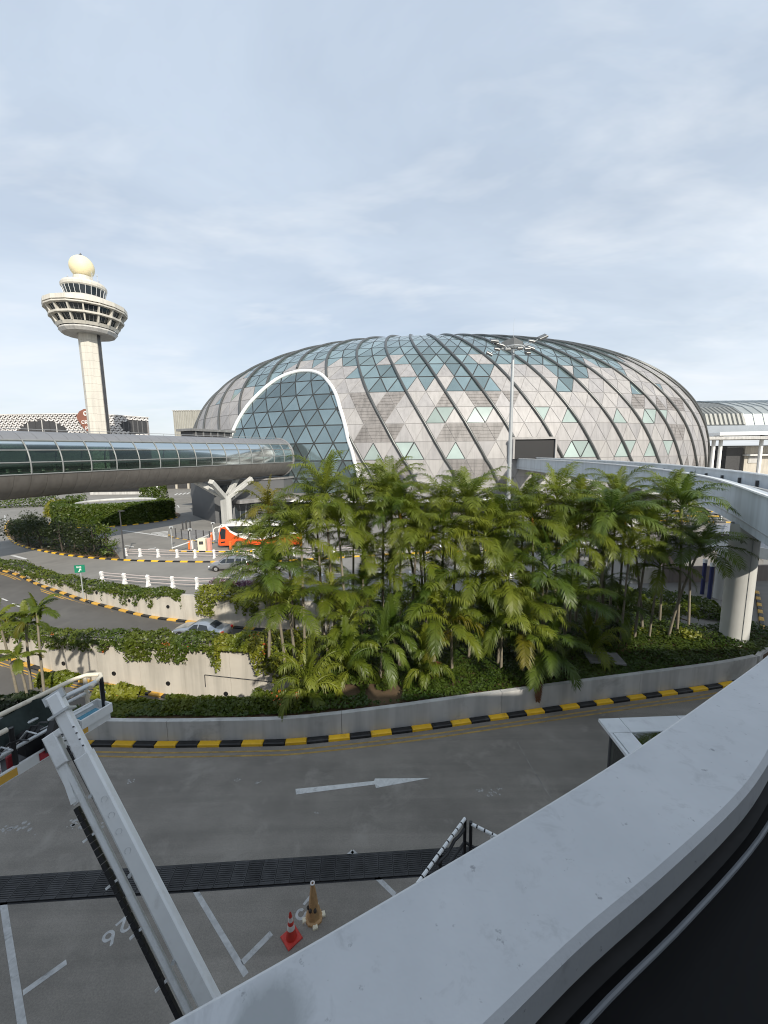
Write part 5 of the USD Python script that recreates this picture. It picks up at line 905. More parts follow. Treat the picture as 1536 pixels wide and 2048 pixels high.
def leafy_tree(name, label, b, h, r, n, m, seed, size=.3, group=None, low=.35):
    rng = np.random.default_rng(seed); t = thing(name, label, 'tree', b, group=group); mb = MB(); lean = rng.normal(0, .25, 2); tip = np.array([b[0] + lean[0], b[1] + lean[1], b[2] + h * .92])
    mb.tube([b - [0, 0, .2], lerp(b, tip, .5) + [rng.normal(0, .1), 0, 0], tip], [.12, .09, .03], 6); C = []
    for k in range(9):
        a = rng.uniform(0, 2 * math.pi); z = rng.uniform(low, .95); e = lerp(b, tip, z); d = np.array([math.cos(a), math.sin(a), rng.uniform(.1, .6)]) * r * rng.uniform(.5, 1.0) * (1.15 - z * .6); C.append(e + d); mb.tube([e, e + d * .6, e + d], [.05, .03, .012], 4)
    part(t, 'trunk', mb, bark_dark); C = np.array(C); k = rng.integers(0, len(C), n); P = C[k] + rng.normal(size=(n, 3)) * np.array([.42, .42, .30]) * r * .8; P = P[P[:, 2] > b[2] + .3]
    mb = MB(); mb.raw(*leaf_quads(P, size, rng, up=.2, asp=.38)); part(t, 'crown', mb, m); return t
leaf_tree = leaf('leaf_island_tree', (.035, .06, .014), (.075, .11, .026), island=.5)
TD = [(32, 1083, 4.4, 'leftmost dark tree on the kerbed island'), (58, 1092, 5.2, 'second dark tree from the left on the kerbed island'), (85, 1098, 6.2, 'third dark tree from the left on the kerbed island'), (108, 1092, 5.6, 'fourth dark tree from the left on the kerbed island'), (126, 1104, 6.0, 'tallest dark tree, right of the middle of the kerbed island'), (150, 1098, 4.6, 'low dark tree right of the tallest on the kerbed island'), (172, 1106, 5.2, 'dark tree second from the right of the dense clump on the island'), (190, 1108, 4.8, 'rightmost tree of the dense dark clump on the island'), (66, 1072, 5.0, 'dark tree standing behind the others at the left of the kerbed island')]
for i, (x, y, h, lb) in enumerate(TD): leafy_tree('island_tree', lb, at(x, y, .13), h * .74, 1.7, 950, leaf_tree, 60 + i, .34, group='dark trees on the kerbed island')
leafy_tree('island_tree', 'small lighter green tree alone at the right tip of the kerbed island', at(217, 1112, .13), 4.2, 1.0, 700, leaf_hedge_far, 75, .34, low=.15)
mb = MB(); q = in_poly(Polygon(isl[:, :2]).buffer(-.5), 9000, rng); mb.raw(*leaf_quads(np.column_stack([q, rng.uniform(.15, .45, len(q))]), .3, rng, up=.8)); single('island_ground_cover', mb, leaf_dark, 'dark ground cover under the trees of the kerbed island', 'ground cover', kind='stuff')
mb = MB(); q = np.array([ell(x, 1, d)[:2] for x, d in zip(rng.uniform(-3.3, .1, 2500), rng.uniform(.1, .55, 2500))]); mb.raw(*leaf_quads(np.column_stack([q, rng.uniform(.15, .3, len(q))]), .28, rng, up=.8)); single('planter_ground_cover', mb, leaf_hedge_far, 'low green planting at the foot of the round clipped hedge', 'ground cover', kind='stuff')

# ------------------------------------------------------------------ palms
def frond(mb, rngp, base, az, el, L, droop, width, nl=40, twist=0.):
    n = 14; d = np.array([math.cos(az), math.sin(az), 0]); p = np.array(base, float); e = el; R = [p.copy()]; ds_ = L / n
    for i in range(n): p = p + ds_ * (d * math.cos(e) + np.array([0, 0, math.sin(e)])); e -= droop / n * (.5 + 1.3 * i / n); R.append(p.copy())
    R = np.array(R); mb.tube(R, np.linspace(.028, .006, n + 1), 4, caps=False); T = np.gradient(R, axis=0); T /= np.linalg.norm(T, axis=1, keepdims=True)
    S0 = np.cross(d, [0, 0, 1.]); v = []; f = []; k = 0
    for i in range(nl):
        u = .12 + .88 * (i + .5) / nl; x = u * n; j = min(int(x), n - 1); q = lerp(R[j], R[j + 1], x - j); t = T[j]; ll = width * (math.sin(math.pi * (u * .86 + .08)) ** .6) * rngp.uniform(.9, 1.1)
        for s in (-1, 1):
            side = S0 * s; upn = np.cross(side, t) * s; a = rngp.uniform(.75, 1.0); dd = side * a + t * (.55 + .35 * u) + upn * rngp.uniform(-.05, .34); dd /= np.linalg.norm(dd); w = .018 + .012 * math.sin(math.pi * u); nn = np.cross(dd, t); nn /= max(np.linalg.norm(nn), 1e-6); wd = np.cross(nn, dd) * w
            m1 = q + dd * ll * .5 + [0, 0, -ll * .08]; m2 = q + dd * ll * .95 + [0, 0, -ll * rngp.uniform(.30, .62)]
            v += [q - wd * .6, q + wd * .6, m1 + wd, m1 - wd, m2]; f += [(k, k + 1, k + 2), (k, k + 2, k + 3), (k + 3, k + 2, k + 4)]; k += 5
    mb.raw(np.array(v), np.array(f))
stage.DefinePrim('/World/Looks/palm_kinds', 'Scope')
def palm_kind(name, H, seed, nf, L, m, stem_r=.075, shaft=None, low=False, lean=.25):
    """A palm built once as a class prim; every palm in the bed references one of these."""
    path = f'/World/Looks/palm_kinds/{name}'; stage.CreateClassPrim(path); UsdGeom.Xform.Define(stage, path); stage.GetPrimAtPath(path).SetSpecifier(Sdf.SpecifierClass); rng = np.random.default_rng(seed)
    lx, ly = rng.normal(0, lean, 2); pts = np.array([(0, 0, -.3), (lx * .25, ly * .25, H * .35), (lx * .6, ly * .6, H * .7), (lx, ly, H)]); sp = smooth_path(pts, 12)
    if H > .6:
        mb = MB(); mb.tube(sp, np.linspace(stem_r * 1.25, stem_r * .8, 12), 8); part(path, 'trunk', mb, bark, smooth=60)
        mb = MB(); mb.tube([sp[-1] - [0, 0, .75 if H > 3 else .3], sp[-1] - [0, 0, .3], sp[-1] + [0, 0, .15]], [stem_r * 1.0, stem_r * 1.3, stem_r * .6], 8); part(path, 'crownshaft', mb, shaft or shaft_green, smooth=60)
    for i in range(nf):
        az = i * 2.39996 + rng.normal(0, .2); k = i / max(nf - 1, 1); el = lerp(1.45, .10 if not low else .35, k ** .9) + rng.normal(0, .08); mb = MB(); frond(mb, rng, sp[-1] + [0, 0, .1 - .25 * k], az, float(el), L * rng.uniform(.86, 1.1) * (1 - .25 * (i == 0)), 1.15 + .5 * rng.uniform() if i else .3, L * .25 * rng.uniform(.9, 1.1)); part(path, 'frond', mb, (leaf_palm_y if (i == nf - 1 and rng.uniform() < .25) else m))
    return path
KINDS = {'tall_a': (palm_kind('tall_a', 8.6, 1, 16, 3.2, leaf_palm, shaft=shaft_green), 8.6), 'tall_b': (palm_kind('tall_b', 8.4, 2, 16, 3.3, leaf_palm, shaft=shaft_orange), 8.4), 'tall_c': (palm_kind('tall_c', 8.8, 3, 16, 3.1, leaf_palm_d, shaft=shaft_green, lean=.4), 8.8), 'gold': (palm_kind('gold', 8.0, 4, 14, 2.9, leaf_palm_y, shaft=shaft_orange), 8.0),
         'mid_a': (palm_kind('mid_a', 5.4, 5, 13, 3.0, leaf_palm), 5.4), 'mid_b': (palm_kind('mid_b', 5.2, 6, 13, 2.9, leaf_palm_d, lean=.4), 5.2), 'low_a': (palm_kind('low_a', 2.4, 7, 13, 2.7, leaf_palm), 2.4), 'low_b': (palm_kind('low_b', 1.6, 8, 13, 2.5, leaf_palm_d), 1.6), 'bush': (palm_kind('bush', .3, 9, 16, 2.2, leaf_palm, low=True), .3), 'slim': (palm_kind('slim', 4.6, 10, 9, 1.35, leaf_palm, stem_r=.06), 4.6)}
def palm(kind, cx, cy, Y, label, rz=0., s=1., base=BED_Z, lean=(0., 0.)):
    path, H = KINDS[kind]; c = at(cx, cy, Y=Y); h = max(c[2] - base, .35); b = np.array([c[0], c[1], base]); t = numbered('/World', 'palm_tree'); x = UsdGeom.Xform.Define(stage, t)
    x.AddTranslateOp().Set(Gf.Vec3d(*map(float, b))); x.AddRotateXYZOp().Set(Gf.Vec3f(float(lean[0]), float(lean[1]), rz)); k = h / H; x.AddScaleOp().Set(Gf.Vec3f(s, s, float(k if .75 < k < 1.35 else np.clip(k, .5, 1.6))))
    x.GetPrim().GetReferences().AddInternalReference(path); x.GetPrim().SetInstanceable(True); return tag(t, label, 'palm', 'palms in the planting bed')
PALMS = [
 ('gold', 548, 1022, 26.5, 'golden yellow palm whose crown hangs over the coach roof', 10, .85),
 ('tall_a', 662, 985, 24.5, 'tallest palm at the left of the clump, its spear before the hall glass', 40, 1.0), ('tall_b', 762, 1000, 25.5, 'tall palm whose crown stands before the foot of the white arch', 110, 1.0), ('tall_b', 600, 1070, 23.2, 'palm with an orange crownshaft at the left front, right of the coach', 200, 1.0),
 ('tall_c', 560, 1125, 22.6, 'leftmost leaning palm whose fronds cover the rear of the people carrier', 300, 1.0), ('mid_a', 585, 1195, 21.8, 'dark mid height palm at the left edge of the clump, over the upper wall', 20, 1.05), ('tall_a', 690, 1050, 23.5, 'palm in the second row, directly below the tallest left crown', 77, .95),
 ('tall_a', 735, 1075, 25.8, 'slender palm with a thin pale trunk, behind the left front palms', 160, .9), ('tall_c', 845, 1010, 26.0, 'tall dark palm left of the centre gap in the back row', 250, 1.0), ('tall_a', 818, 1062, 23.4, 'palm with a broad drooping frond in the front of the centre left', 330, 1.0),
 ('tall_b', 885, 1020, 25.0, 'bright palm standing upright left of the light mast', 15, 1.0), ('tall_a', 940, 1010, 24.4, 'tall bright palm whose fronds stand just left of the light mast', 95, 1.05), ('tall_b', 905, 1085, 23.0, 'palm with an orange crownshaft in the middle of the clump', 145, .95),
 ('tall_c', 985, 1005, 26.8, 'back row palm directly left of the mast foot', 215, 1.0), ('tall_a', 960, 1070, 22.8, 'front palm in the middle with a reddish fruit stalk', 280, 1.0), ('tall_a', 1045, 1015, 26.4, 'back row palm directly right of the mast foot', 5, 1.0),
 ('tall_b', 1080, 1040, 24.0, 'full palm two crowns right of the light mast', 63, 1.0), ('tall_a', 1120, 1000, 25.5, 'tall palm before the dark pier right of the mast', 128, 1.0), ('tall_c', 1020, 1090, 23.2, 'shaded palm below the mast foot', 188, .95), ('tall_a', 1165, 1015, 26.3, 'bright palm before the second pier of the guideway', 236, 1.0),
 ('tall_c', 1205, 1020, 25.0, 'palm before the guideway beam, three crowns left of the dark palm', 310, 1.0), ('tall_a', 1140, 1080, 23.6, 'palm with a pale green arching frond in the right middle', 22, .95), ('tall_b', 1250, 1030, 26.0, 'palm two crowns left of the dark palm by the pillar', 92, .95),
 ('tall_c', 1305, 1035, 25.4, 'palm touching the dark palm on its left side', 154, .95), ('tall_a', 1255, 1095, 23.8, 'lower palm in front of the green bank with a slim trunk', 210, .8), ('tall_c', 1378, 1010, 25.0, 'darkest palm at the right end, reaching up before the guideway beam', 262, 1.0), ('tall_c', 1352, 1085, 24.6, 'dark palm close to the round white pillar', 350, .95),
 ('tall_a', 530, 1085, 24.6, 'palm farthest left in the clump, its fronds over the coach wheels', 75, .85), ('mid_a', 530, 1160, 23.4, 'mid height palm below the leftmost leaning palm, over the bright bush', 165, 1.0), ('tall_b', 640, 1025, 25.6, 'palm between the coach and the tallest left crown', 240, .95), ('tall_a', 790, 985, 26.5, 'rear palm whose crown overlaps the foot of the white arch on its right', 180, .95),
 ('mid_a', 850, 1120, 23.0, 'bright palm below the broad drooping frond of the centre left', 210, 1.0), ('tall_b', 1000, 1050, 24.2, 'bright palm directly below the mast, in the second row', 130, 1.0), ('tall_a', 1235, 1000, 27.0, 'rear palm before the third pier of the guideway', 31, .9), ('tall_b', 1185, 1060, 24.6, 'palm in the second row, below the second pier of the guideway', 290, .95), ('mid_a', 940, 1150, 22.4, 'bright mid height palm left of the front palm below the mast', 100, 1.0), ('low_a', 1050, 1260, 20.6, 'low palm at the front between the bright front palm and the dead frond', 40, .95), ('tall_a', 1340, 1005, 26.4, 'rear palm just left of the darkest palm', 340, .9),
 ('tall_a', 700, 1010, 26.0, 'bright palm filling the gap between the two tallest left crowns', 15, .95), ('tall_b', 800, 1030, 24.6, 'palm whose crown hides the far guard fence left of the middle', 133, 1.0), ('tall_a', 720, 1110, 24.0, 'lower crowned palm before the near guard fence on the left', 60, .9), ('mid_a', 650, 1190, 23.0, 'mid height palm among the orange shafts', 190, .95), ('tall_b', 855, 1080, 25.4, 'palm behind the middle front crowns, hiding the far kerb', 222, .95),
 ('tall_a', 1015, 1120, 25.0, 'palm whose low crown hides the road right of the mast foot', 12, .9), ('tall_a', 1095, 1085, 25.8, 'palm behind the pale green arching frond', 88, .95), ('tall_b', 1150, 1045, 25.0, 'palm between the two guideway piers, in the second row', 170, 1.0), ('tall_a', 1215, 1110, 25.2, 'palm over the leafy bank with a short crown', 305, .85), ('tall_a', 1285, 1065, 24.4, 'bright palm in the second row, three crowns left of the pillar', 250, .9),
 ('mid_a', 1040, 1190, 22.4, 'mid height palm right of the bright front palm, over the creeper', 26, 1.0), ('mid_b', 905, 1170, 23.4, 'mid height palm deep in the middle of the clump', 144, 1.0), ('tall_a', 580, 1050, 25.4, 'bright palm over the rear half of the coach', 205, .95),
 ('mid_a', 1310, 1130, 24.4, 'small palm with drooping fronds right of the centre bank', 41, .8), ('tall_c', 1395, 1075, 25.6, 'dark drooping palm that hides part of the pillar', 133, .9), ('mid_a', 1000, 1150, 21.8, 'bright mid height palm at the front, below the mast', 71, .92), ('mid_b', 1085, 1130, 22.6, 'mid height palm right of the bright front palm', 198, 1.0),
 ('mid_b', 1110, 1190, 22.0, 'dense dark palm at the front right of the middle', 255, 1.05), ('mid_a', 780, 1150, 24.5, 'mid height palm deep inside the left half of the clump', 31, .9), ('mid_b', 700, 1180, 24.0, 'shaded mid height palm behind the orange shafts on the left', 322, .95), ('low_a', 868, 1225, 21.8, 'broad bright low palm in the middle front of the bed', 118, 1.15),
 ('low_a', 905, 1255, 21.2, 'low palm just right of the broad bright low palm', 20, 1.0), ('low_b', 800, 1270, 21.6, 'low dark palm left of the broad bright low palm', 285, 1.0), ('low_a', 695, 1245, 22.6, 'low palm with yellowing fronds in the left middle of the bed', 225, .95), ('low_b', 760, 1290, 20.6, 'twin stemmed low palm above the bare soil patch', 65, .8), ('low_a', 1005, 1235, 21.2, 'low palm with a yellow frond below the bright front palm', 170, .95),
 ('low_b', 960, 1240, 22.4, 'shaded low palm in the centre behind the front row', 100, 1.0), ('low_b', 1100, 1290, 20.8, 'dense dark low palm at the front right, over the dead frond', 12, 1.1), ('bush', 622, 1345, 18.9, 'feathery palm bush at the left front corner of the bed', 50, .95), ('bush', 690, 1300, 21.0, 'palm seedling bush behind the left corner bush', 145, 1.0), ('bush', 850, 1330, 20.0, 'palm bush at the foot of the broad bright low palm', 275, .8),
 ('low_b', 1255, 1225, 24.6, 'low reddish palm in front of the back wall by the white pillar', 330, .8), ('bush', 1180, 1270, 22.4, 'low palm bush behind the grey slab in the bed', 200, .9), ('tall_a', 640, 1130, 26.0, 'slim palm behind the orange shafts, in front of the upper wall', 140, .8), ('mid_b', 1210, 1170, 25.6, 'mid height palm before the lit back wall', 12, .8), ('tall_c', 1060, 1100, 26.5, 'rear palm whose trunk stands right of the silver car on the ramp', 77, .85),
]
for i, (kd, x, y, Y, lb, rz, sc) in enumerate(PALMS):
    rg = np.random.default_rng(300 + i); palm(kd, x, y, Y, lb, rz, sc, lean=tuple(rg.normal(0, 1.6, 2)))
for kd, x, y, Y, lb, rz, b in [('slim', 12, 1232, 19.6, 'leftmost of the three slender palms at the left edge, cut by the frame', 20, .9), ('slim', 42, 1240, 19.3, 'middle one of the three slender palms at the left edge', 130, .9), ('slim', 66, 1228, 19.0, 'rightmost and tallest of the three slender palms at the left edge', 250, .9), ('slim', 44, 1308, 18.4, 'shortest slender palm, in front of the three at the left edge', 70, .9)]: palm(kd, x, y, Y, lb, rz, .95, b)

# bits in the bed
sl = at(1208, 1318, 1.12); mb = MB(); mb.box(sl + [0, 0, .06], (1.9, 1.3, .16), -.15, .04); single('inspection_slab', mb, concrete_dark, 'grey concrete inspection slab lying in the creeper of the bed', 'slab')
rngd = np.random.default_rng(81); df = at(1078, 1372, 1.25); mb = MB(); frond(mb, rngd, df + [.25, .55, .12], -2.0, .15, 1.5, 1.9, .28, 26); single('dead_frond', mb, leaf_dead, 'dead rust coloured palm frond hanging over the planter wall', 'palm frond')
mb = MB(); frond(mb, rngd, at(850, 1338, 1.2), .6, .35, 1.5, 1.2, .3, 26); single('dead_frond', mb, leaf_dead, 'dead brown palm frond lying beside the bare soil patch', 'palm frond')

# ------------------------------------------------------------------ canopy, underpass and kerbs on the far right
cn = thing('bus_canopy', 'low grey canopy roof with a white edge behind the round white pillar', 'canopy', (34, 38, 0)); f0, f1 = at(1410, 1078, 5.6)[:2], at(1545, 1102, 5.6)[:2]; k0, k1 = at(1418, 1050, 5.6)[:2], at(1560, 1046, 5.6)[:2]
cpoly = Polygon([f0, f1, k1, k0]); ribm = mat('canopy_sheet', (.27, .285, .31), .4, .08, .5, metal=.3)
mb = MB(); mb.prism(cpoly, 5.2, 5.6); part(cn, 'roof', mb, ribm)
for k in range(9): a, b = lerp(f0, f1, k / 8), lerp(k0, k1, k / 8); mb = MB(); mb.bar((*a, 5.66), (*b, 5.66), .12, .1); part(cn, 'roof_rib', mb, steel_dark if k % 3 == 0 else ribm)
mb = MB(); mb.bar((*(f0 + [0, -.1]), 5.3), (*(f1 + [0, -.1]), 5.3), .16, .85); part(cn, 'white_edge', mb, steel_white)
mb = MB(); mb.bar((*(lerp(f0, k0, .28) ), 5.72), (*lerp(f1, k1, .28), 5.72), .3, .22); part(cn, 'gutter', mb, steel_dark)
pillar(1440, 1196, .52, 5.2, 0.0, 'thin round pillar holding up the low canopy, behind the big one', nm='canopy_pillar')
ub = thing('underpass_wall', 'shaded pinkish wall behind the canopy with a low parapet', 'wall', (30, 42, 0)); brownm = mat('brown_render', (.22, .185, .165), .8, .1, .5, streak=.2); u0, u1 = at(1262, 1166, 0), at(1560, 1160, 0); pinkm = mat('pink_render', (.50, .37, .32), .75, .08, .5, streak=.15)
for k in range(5): a, b = lerp(u0, u1, k / 5 + .002), lerp(u0, u1, (k + 1) / 5 - .002); mb = MB(); mb.bar(a + [0, 0, .8], b + [0, 0, .8], .3, 1.6); part(ub, 'wall_panel', mb, concrete if k < 1 else brownm)
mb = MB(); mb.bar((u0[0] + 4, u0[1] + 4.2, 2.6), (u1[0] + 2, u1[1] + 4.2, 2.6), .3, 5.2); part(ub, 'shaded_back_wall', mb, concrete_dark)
fr = thing('pink_frame', 'faded pink angled steel frame with a dark stripe left of the underpass', 'frame', at(1325, 1160, 0)); q0 = at(1332, 1160, 0)
for dx, m in ((-.55, pinkm), (-.1, steel_dark), (.3, pinkm)): mb = MB(); mb.bar(q0 + [dx, -.3, 0], q0 + [dx, -.3, 1.75], .32, .4); mb.bar(q0 + [dx, -.3, 1.65], q0 + [dx - .95, -.3, 3.1], .32, .4, up=(0, 1, 0)); part(fr, 'leg', mb, m)
bluem = mat('navy_paint', (.02, .025, .09), .5, .1, 2.)
for i, (x, y0, y1) in enumerate(((1404, 1188, 1119), (1418, 1197, 1126))):
    b = at(x, y0, 0.); h = at(x, y1, Y=b[1])[2]; t = thing('blue_post', ['left one of two dark blue posts with pale caps under the canopy', 'right one of two dark blue posts with pale caps under the canopy'][i], 'post', b, group='dark blue posts'); mb = MB(); mb.tube([b, b + [0, 0, h - .3]], .16, 12); part(t, 'post', mb, bluem); mb = MB(); mb.tube([b + [0, 0, h - .3], b + [0, 0, h]], .18, 12); part(t, 'cap', mb, steel_white)
for px0, px1, lb in (((1262, 1040), (1475, 1046), 'nearest yellow and black kerb under the far guideway'), ((1290, 1031), (1480, 1034), 'middle yellow and black kerb under the far guideway'), ((1270, 1022), (1440, 1024), 'farthest yellow and black kerb under the far guideway')): kerb('guideway_road_kerb', np.array([at(*px0, 0), at(*px1, 0)]), lb, L=1.9, h=.2)
kerb('ramp_side_kerb', line([(1518, 1185), (1524, 1215), (1530, 1255), (1536, 1300), (1545, 1340)], 0), 'yellow and black kerb on the dark road right of the round white pillar', my=kerb_o, side=-1)
for i, (x, y) in enumerate(((1442, 1042), (1302, 1040), (1345, 1036))): b = at(x, y, 0); mb = MB(); mb.tube([b, b + [0, 0, 2.7 if i == 0 else 1.4]], .12, 8); single('marker_post', mb, steel_white, ['tall white post beside the white parked car under the guideway', 'short white post on the nearest kerb left of the darkest palm', 'short white post on the middle kerb by the darkest palm'][i], 'post')
rl = thing('road_railing', 'low grey road railing seen between the right palms', 'railing', at(1230, 1095, 0)); A_, B_ = at(1140, 1104, 0), at(1330, 1096, 0)
for k in range(15): p = lerp(A_, B_, k / 14); mb = MB(); mb.tube([p, p + [0, 0, 1.2]], .05, 6); part(rl, 'post', mb, galv)
for z in (.4, .8, 1.2): mb = MB(); mb.tube([A_ + [0, 0, z], B_ + [0, 0, z]], .04, 6); part(rl, 'rail', mb, galv)

# ------------------------------------------------------------------ shelter roof corner on the near road
sh = thing('glass_shelter', 'corner of a shelter with white metal roof panels, dark glass top and glass side', 'shelter', at(1270, 1530, 0)); ZS = 2.9
O = at(1196, 1437, ZS)[:2]; E1 = at(1352, 1431, ZS)[:2]; E2 = at(1253, 1510, ZS)[:2]; e1 = (E1 - O) / np.linalg.norm(E1 - O); e2 = (E2 - O) / np.linalg.norm(E2 - O); e2 = e2 - e1 * (e1 @ e2) * .0
L1, L2, wd = 5.2, 3.6, .82
def S_(a, b, z=ZS): return np.array([*(O + e1 * a + e2 * b), z])
shm = mat('shelter_panel', (.62, .64, .65), .4, .05, 1.5, stain=(.5, .51, .52), sscale=1.2); sglass = pane('shelter_glass', (.78, .84, .82), ior=1.4, base=.16)
def spl(a0, a1, b0, b1, m=shm, nm='roof_panel', z=ZS, t=.12): mb = MB(); g = .012; mb.prism(Polygon([S_(a0 + g, b0 + g)[:2], S_(a1 - g, b0 + g)[:2], S_(a1 - g, b1 - g)[:2], S_(a0 + g, b1 - g)[:2]]), z - t, z); return part(sh, nm, mb, m)
cuts = [0, .82, 3.1, L1]
for i in range(3): spl(cuts[i], cuts[i + 1], 0, wd)
spl(.14, wd, wd, 2.4); spl(.14, wd, 2.4, L2); spl(.0, .12, wd, L2, nm='edge_trim'); spl(cuts[2] + 1.3, L1, wd, L2)
spl(wd, cuts[2] + 1.3, wd, L2, sglass, 'roof_glass', ZS - .03, .03)
for b0, b1 in ((wd, 1.9), (1.9, L2)): mb = MB(); mb.bar(S_(.07, b0 + .02, (ZS - .14) / 2), S_(.07, b1 - .02, (ZS - .14) / 2), .02, ZS - .16); part(sh, 'side_glass', mb, sglass)
for a, b in ((.07, wd), (.07, L2), (L1 - .1, .15), (L1 - .1, L2)): mb = MB(); mb.tube([S_(a, b, 0), S_(a, b, ZS - .12)], .06, 8); part(sh, 'post', mb, steel_dark)
mb = MB(); mb.bar(S_(1.0, 2.0, .42), S_(3.6, 2.0, .42), .45, .06); part(sh, 'bench', mb, galv)
for a in (1.2, 3.4): mb = MB(); mb.tube([S_(a, 2.0, 0), S_(a, 2.0, .4)], .04, 6); part(sh, 'bench_leg', mb, galv)

# ------------------------------------------------------------------ cones
cone_r = mat('cone_red', (.50, .035, .022), .5, .1, 4.); cone_w = mat('cone_white', (.6, .56, .53), .5, .1, 4.); cone_o = mat('cone_faded_orange', (.42, .25, .11), .65, .25, 6., stain=(.16, .09, .04), sscale=6.)
cb = at(583, 1876, .0); tc = thing('traffic_cone', 'red and white banded traffic cone on a square red base', 'traffic cone', cb, group='traffic cones')
mb = MB(); mb.box(cb + [0, 0, .025], (.44, .44, .05), .75, .02); part(tc, 'base', mb, cone_r)
def conez(z): return .155 - .125 * z / .80
for z0, z1, m, nm in ((.05, .32, cone_r, 'body'), (.32, .46, cone_w, 'white_band'), (.46, .56, cone_r, 'red_band'), (.56, .68, cone_w, 'white_band'), (.68, .80, cone_r, 'tip')): mb = MB(); mb.lathe(cb, [(conez(z0), z0), (conez(z1), z1)] + ([(.012, z1 + .02)] if nm == 'tip' else []), 20); part(tc, nm, mb, m, smooth=40)
cb = at(628, 1836, .0); tc = thing('traffic_cone', 'taller faded brownish orange cone with a hollow top, beside the bay number', 'traffic cone', cb, group='traffic cones')
mb = MB(); mb.lathe(cb, [(.26, 0), (.26, .06), (.20, .09), (.165, .35), (.14, .42), (.125, .55), (.09, .85), (.055, 1.08), (.06, 1.10), (.06, 1.14), (.035, 1.14), (.03, 1.06)], 8, phase=.3); part(tc, 'body', mb, cone_o)
mb = MB(); mb.lathe(cb, [(.034, 1.135), (.066, 1.135), (.066, 1.16), (.034, 1.16), (.034, 1.135)], 16); part(tc, 'collar', mb, cone_w)
for a in np.arange(4) * math.pi / 2 + .3: mb = MB(); mb.box(cb + [.25 * math.cos(a), .25 * math.sin(a), .035], (.14, .14, .07), a, .02); part(tc, 'foot', mb, cream)
for a in (4.2, 5.2, 3.4): mb = MB(); mb.blob(cb + [.14 * math.cos(a), .14 * math.sin(a), .40], (.05, .05, .07), 1); part(tc, 'hand_hold', mb, bark_dark)

# ------------------------------------------------------------------ boom lifts
lw_ = mat('lift_white', (.72, .73, .72), .4, .05, 2., stain=(.60, .60, .58), sscale=3.); lcream = mat('rail_cream', (.66, .60, .48), .5, .15, 4., stain=(.30, .24, .18), sscale=5.)
cloth = mat('green_cloth', (.028, .042, .038), .85, .25, 5., bump=.3, bscale=14); teal = mat('teal_tray', (.05, .22, .32), .4, .1, 3.); red_l = mat('red_label', (.35, .03, .04), .5, .2, 5.)
bl = thing('boom_lift', 'white boom lift reaching up over the road, cluttered work platform at the left edge', 'boom lift', (-2.2, 5.7, 0))
bt0, bt1 = at(138, 1452, zc=7.0), at(413, 1992, zc=6.0); bd_ = bt1 - bt0; bL = np.linalg.norm(bd_); bd_ /= bL
vv = lerp(bt0, bt1, .5) - EYE; vv /= np.linalg.norm(vv); bnx = np.cross(bd_, vv); bnx /= np.linalg.norm(bnx)               # across the boom, seen from the camera
if bnx @ RGT < 0: bnx = -bnx
bny = np.cross(bd_, bnx); bny = bny if bny @ vv < 0 else -bny; rt = math.radians(22); bx_, by_ = bnx * math.cos(rt) + bny * math.sin(rt), -bnx * math.sin(rt) + bny * math.cos(rt)
mb = MB(); c = (bt0 + bt1) / 2; low_end = bt1 + bd_ * 2.9; mb.bar(bt0 + bd_ * .55, low_end, .245, .205, up=by_, bev=.03); part(bl, 'boom', mb, lw_)
mb = MB(); mb.bar(bt0 - bd_ * .62, bt0 + bd_ * .6, .21, .17, up=by_, bev=.03); hd_ = part(bl, 'boom_head', mb, lw_)
mb = MB(); mb.bar(bt0 - bd_ * .66, bt0 - bd_ * .5, .32, .06, up=by_); mb.bar(bt0 - bd_ * .28, bt0 - bd_ * .24, .33, .28, up=by_); part(hd_, 'head_plate', mb, galv)
mb = MB()
for i in range(2):
    for j in range(4): mb.tube([bt0 + bd_ * (.08 + .12 * j) + bx_ * (.09 * (2 * i - 1)) + by_ * .09, bt0 + bd_ * (.08 + .12 * j) + bx_ * (.09 * (2 * i - 1)) + by_ * .115], .014, 6)
part(hd_, 'bolt', mb, steel_dark)
so = -bx_ * .29 - by_ * .02
mb = MB(); mb.bar(bt0 + so + bd_ * .25, low_end + so * .92, .085, .085, up=by_, bev=.02); part(bl, 'lift_cylinder_tube', mb, lw_)
mb = MB(); mb.bar(bt0 + so + bd_ * .0, bt0 + bx_ * -.1 + bd_ * .0, .12, .14, up=by_, bev=.02); mb.bar(bt0 + so * 1.0 - bd_ * .06, bt0 + so * 1.0 + bd_ * .5, .19, .18, up=by_, bev=.02); part(bl, 'cylinder_bracket', mb, lw_)
mb = MB(); mb.bar(bt0 + so * 1.2 + bd_ * .15, bt0 + so * 1.2 + bd_ * 1.15, .12, .05, up=by_); mb.bar(bt0 + so * .98 + bd_ * .12, bt0 + so * 1.34 + bd_ * 1.12, .08, .1, up=by_); part(bl, 'guard_plate', mb, lw_)
kn_ = 46
for i in range(kn_):                                                                       # linked cable track along the boom
    a = bt0 + so * 1.38 + bd_ * (1.2 + (bL + .9) * i / kn_); mb = MB() if i % 1 == 0 else mb; mb.bar(a, a + bd_ * ((bL + .9) / kn_ * .95), .06, .09, up=by_); part(bl, 'track_link', mb, black)
for i in range(9): a = bt0 + so * 1.22 + bd_ * (1.7 + i * .78); mb = MB(); mb.bar(a - bx_ * .16, a + bx_ * .10, .035, .03, up=by_); part(bl, 'track_clip', mb, lw_)
for i in range(5): a = bt0 + so * .45 + bd_ * (1.2 + i * 1.35) + by_ * .02; mb = MB(); mb.tube([a, a + by_ * .1], .03, 6); part(bl, 'hose_fitting', mb, galv)
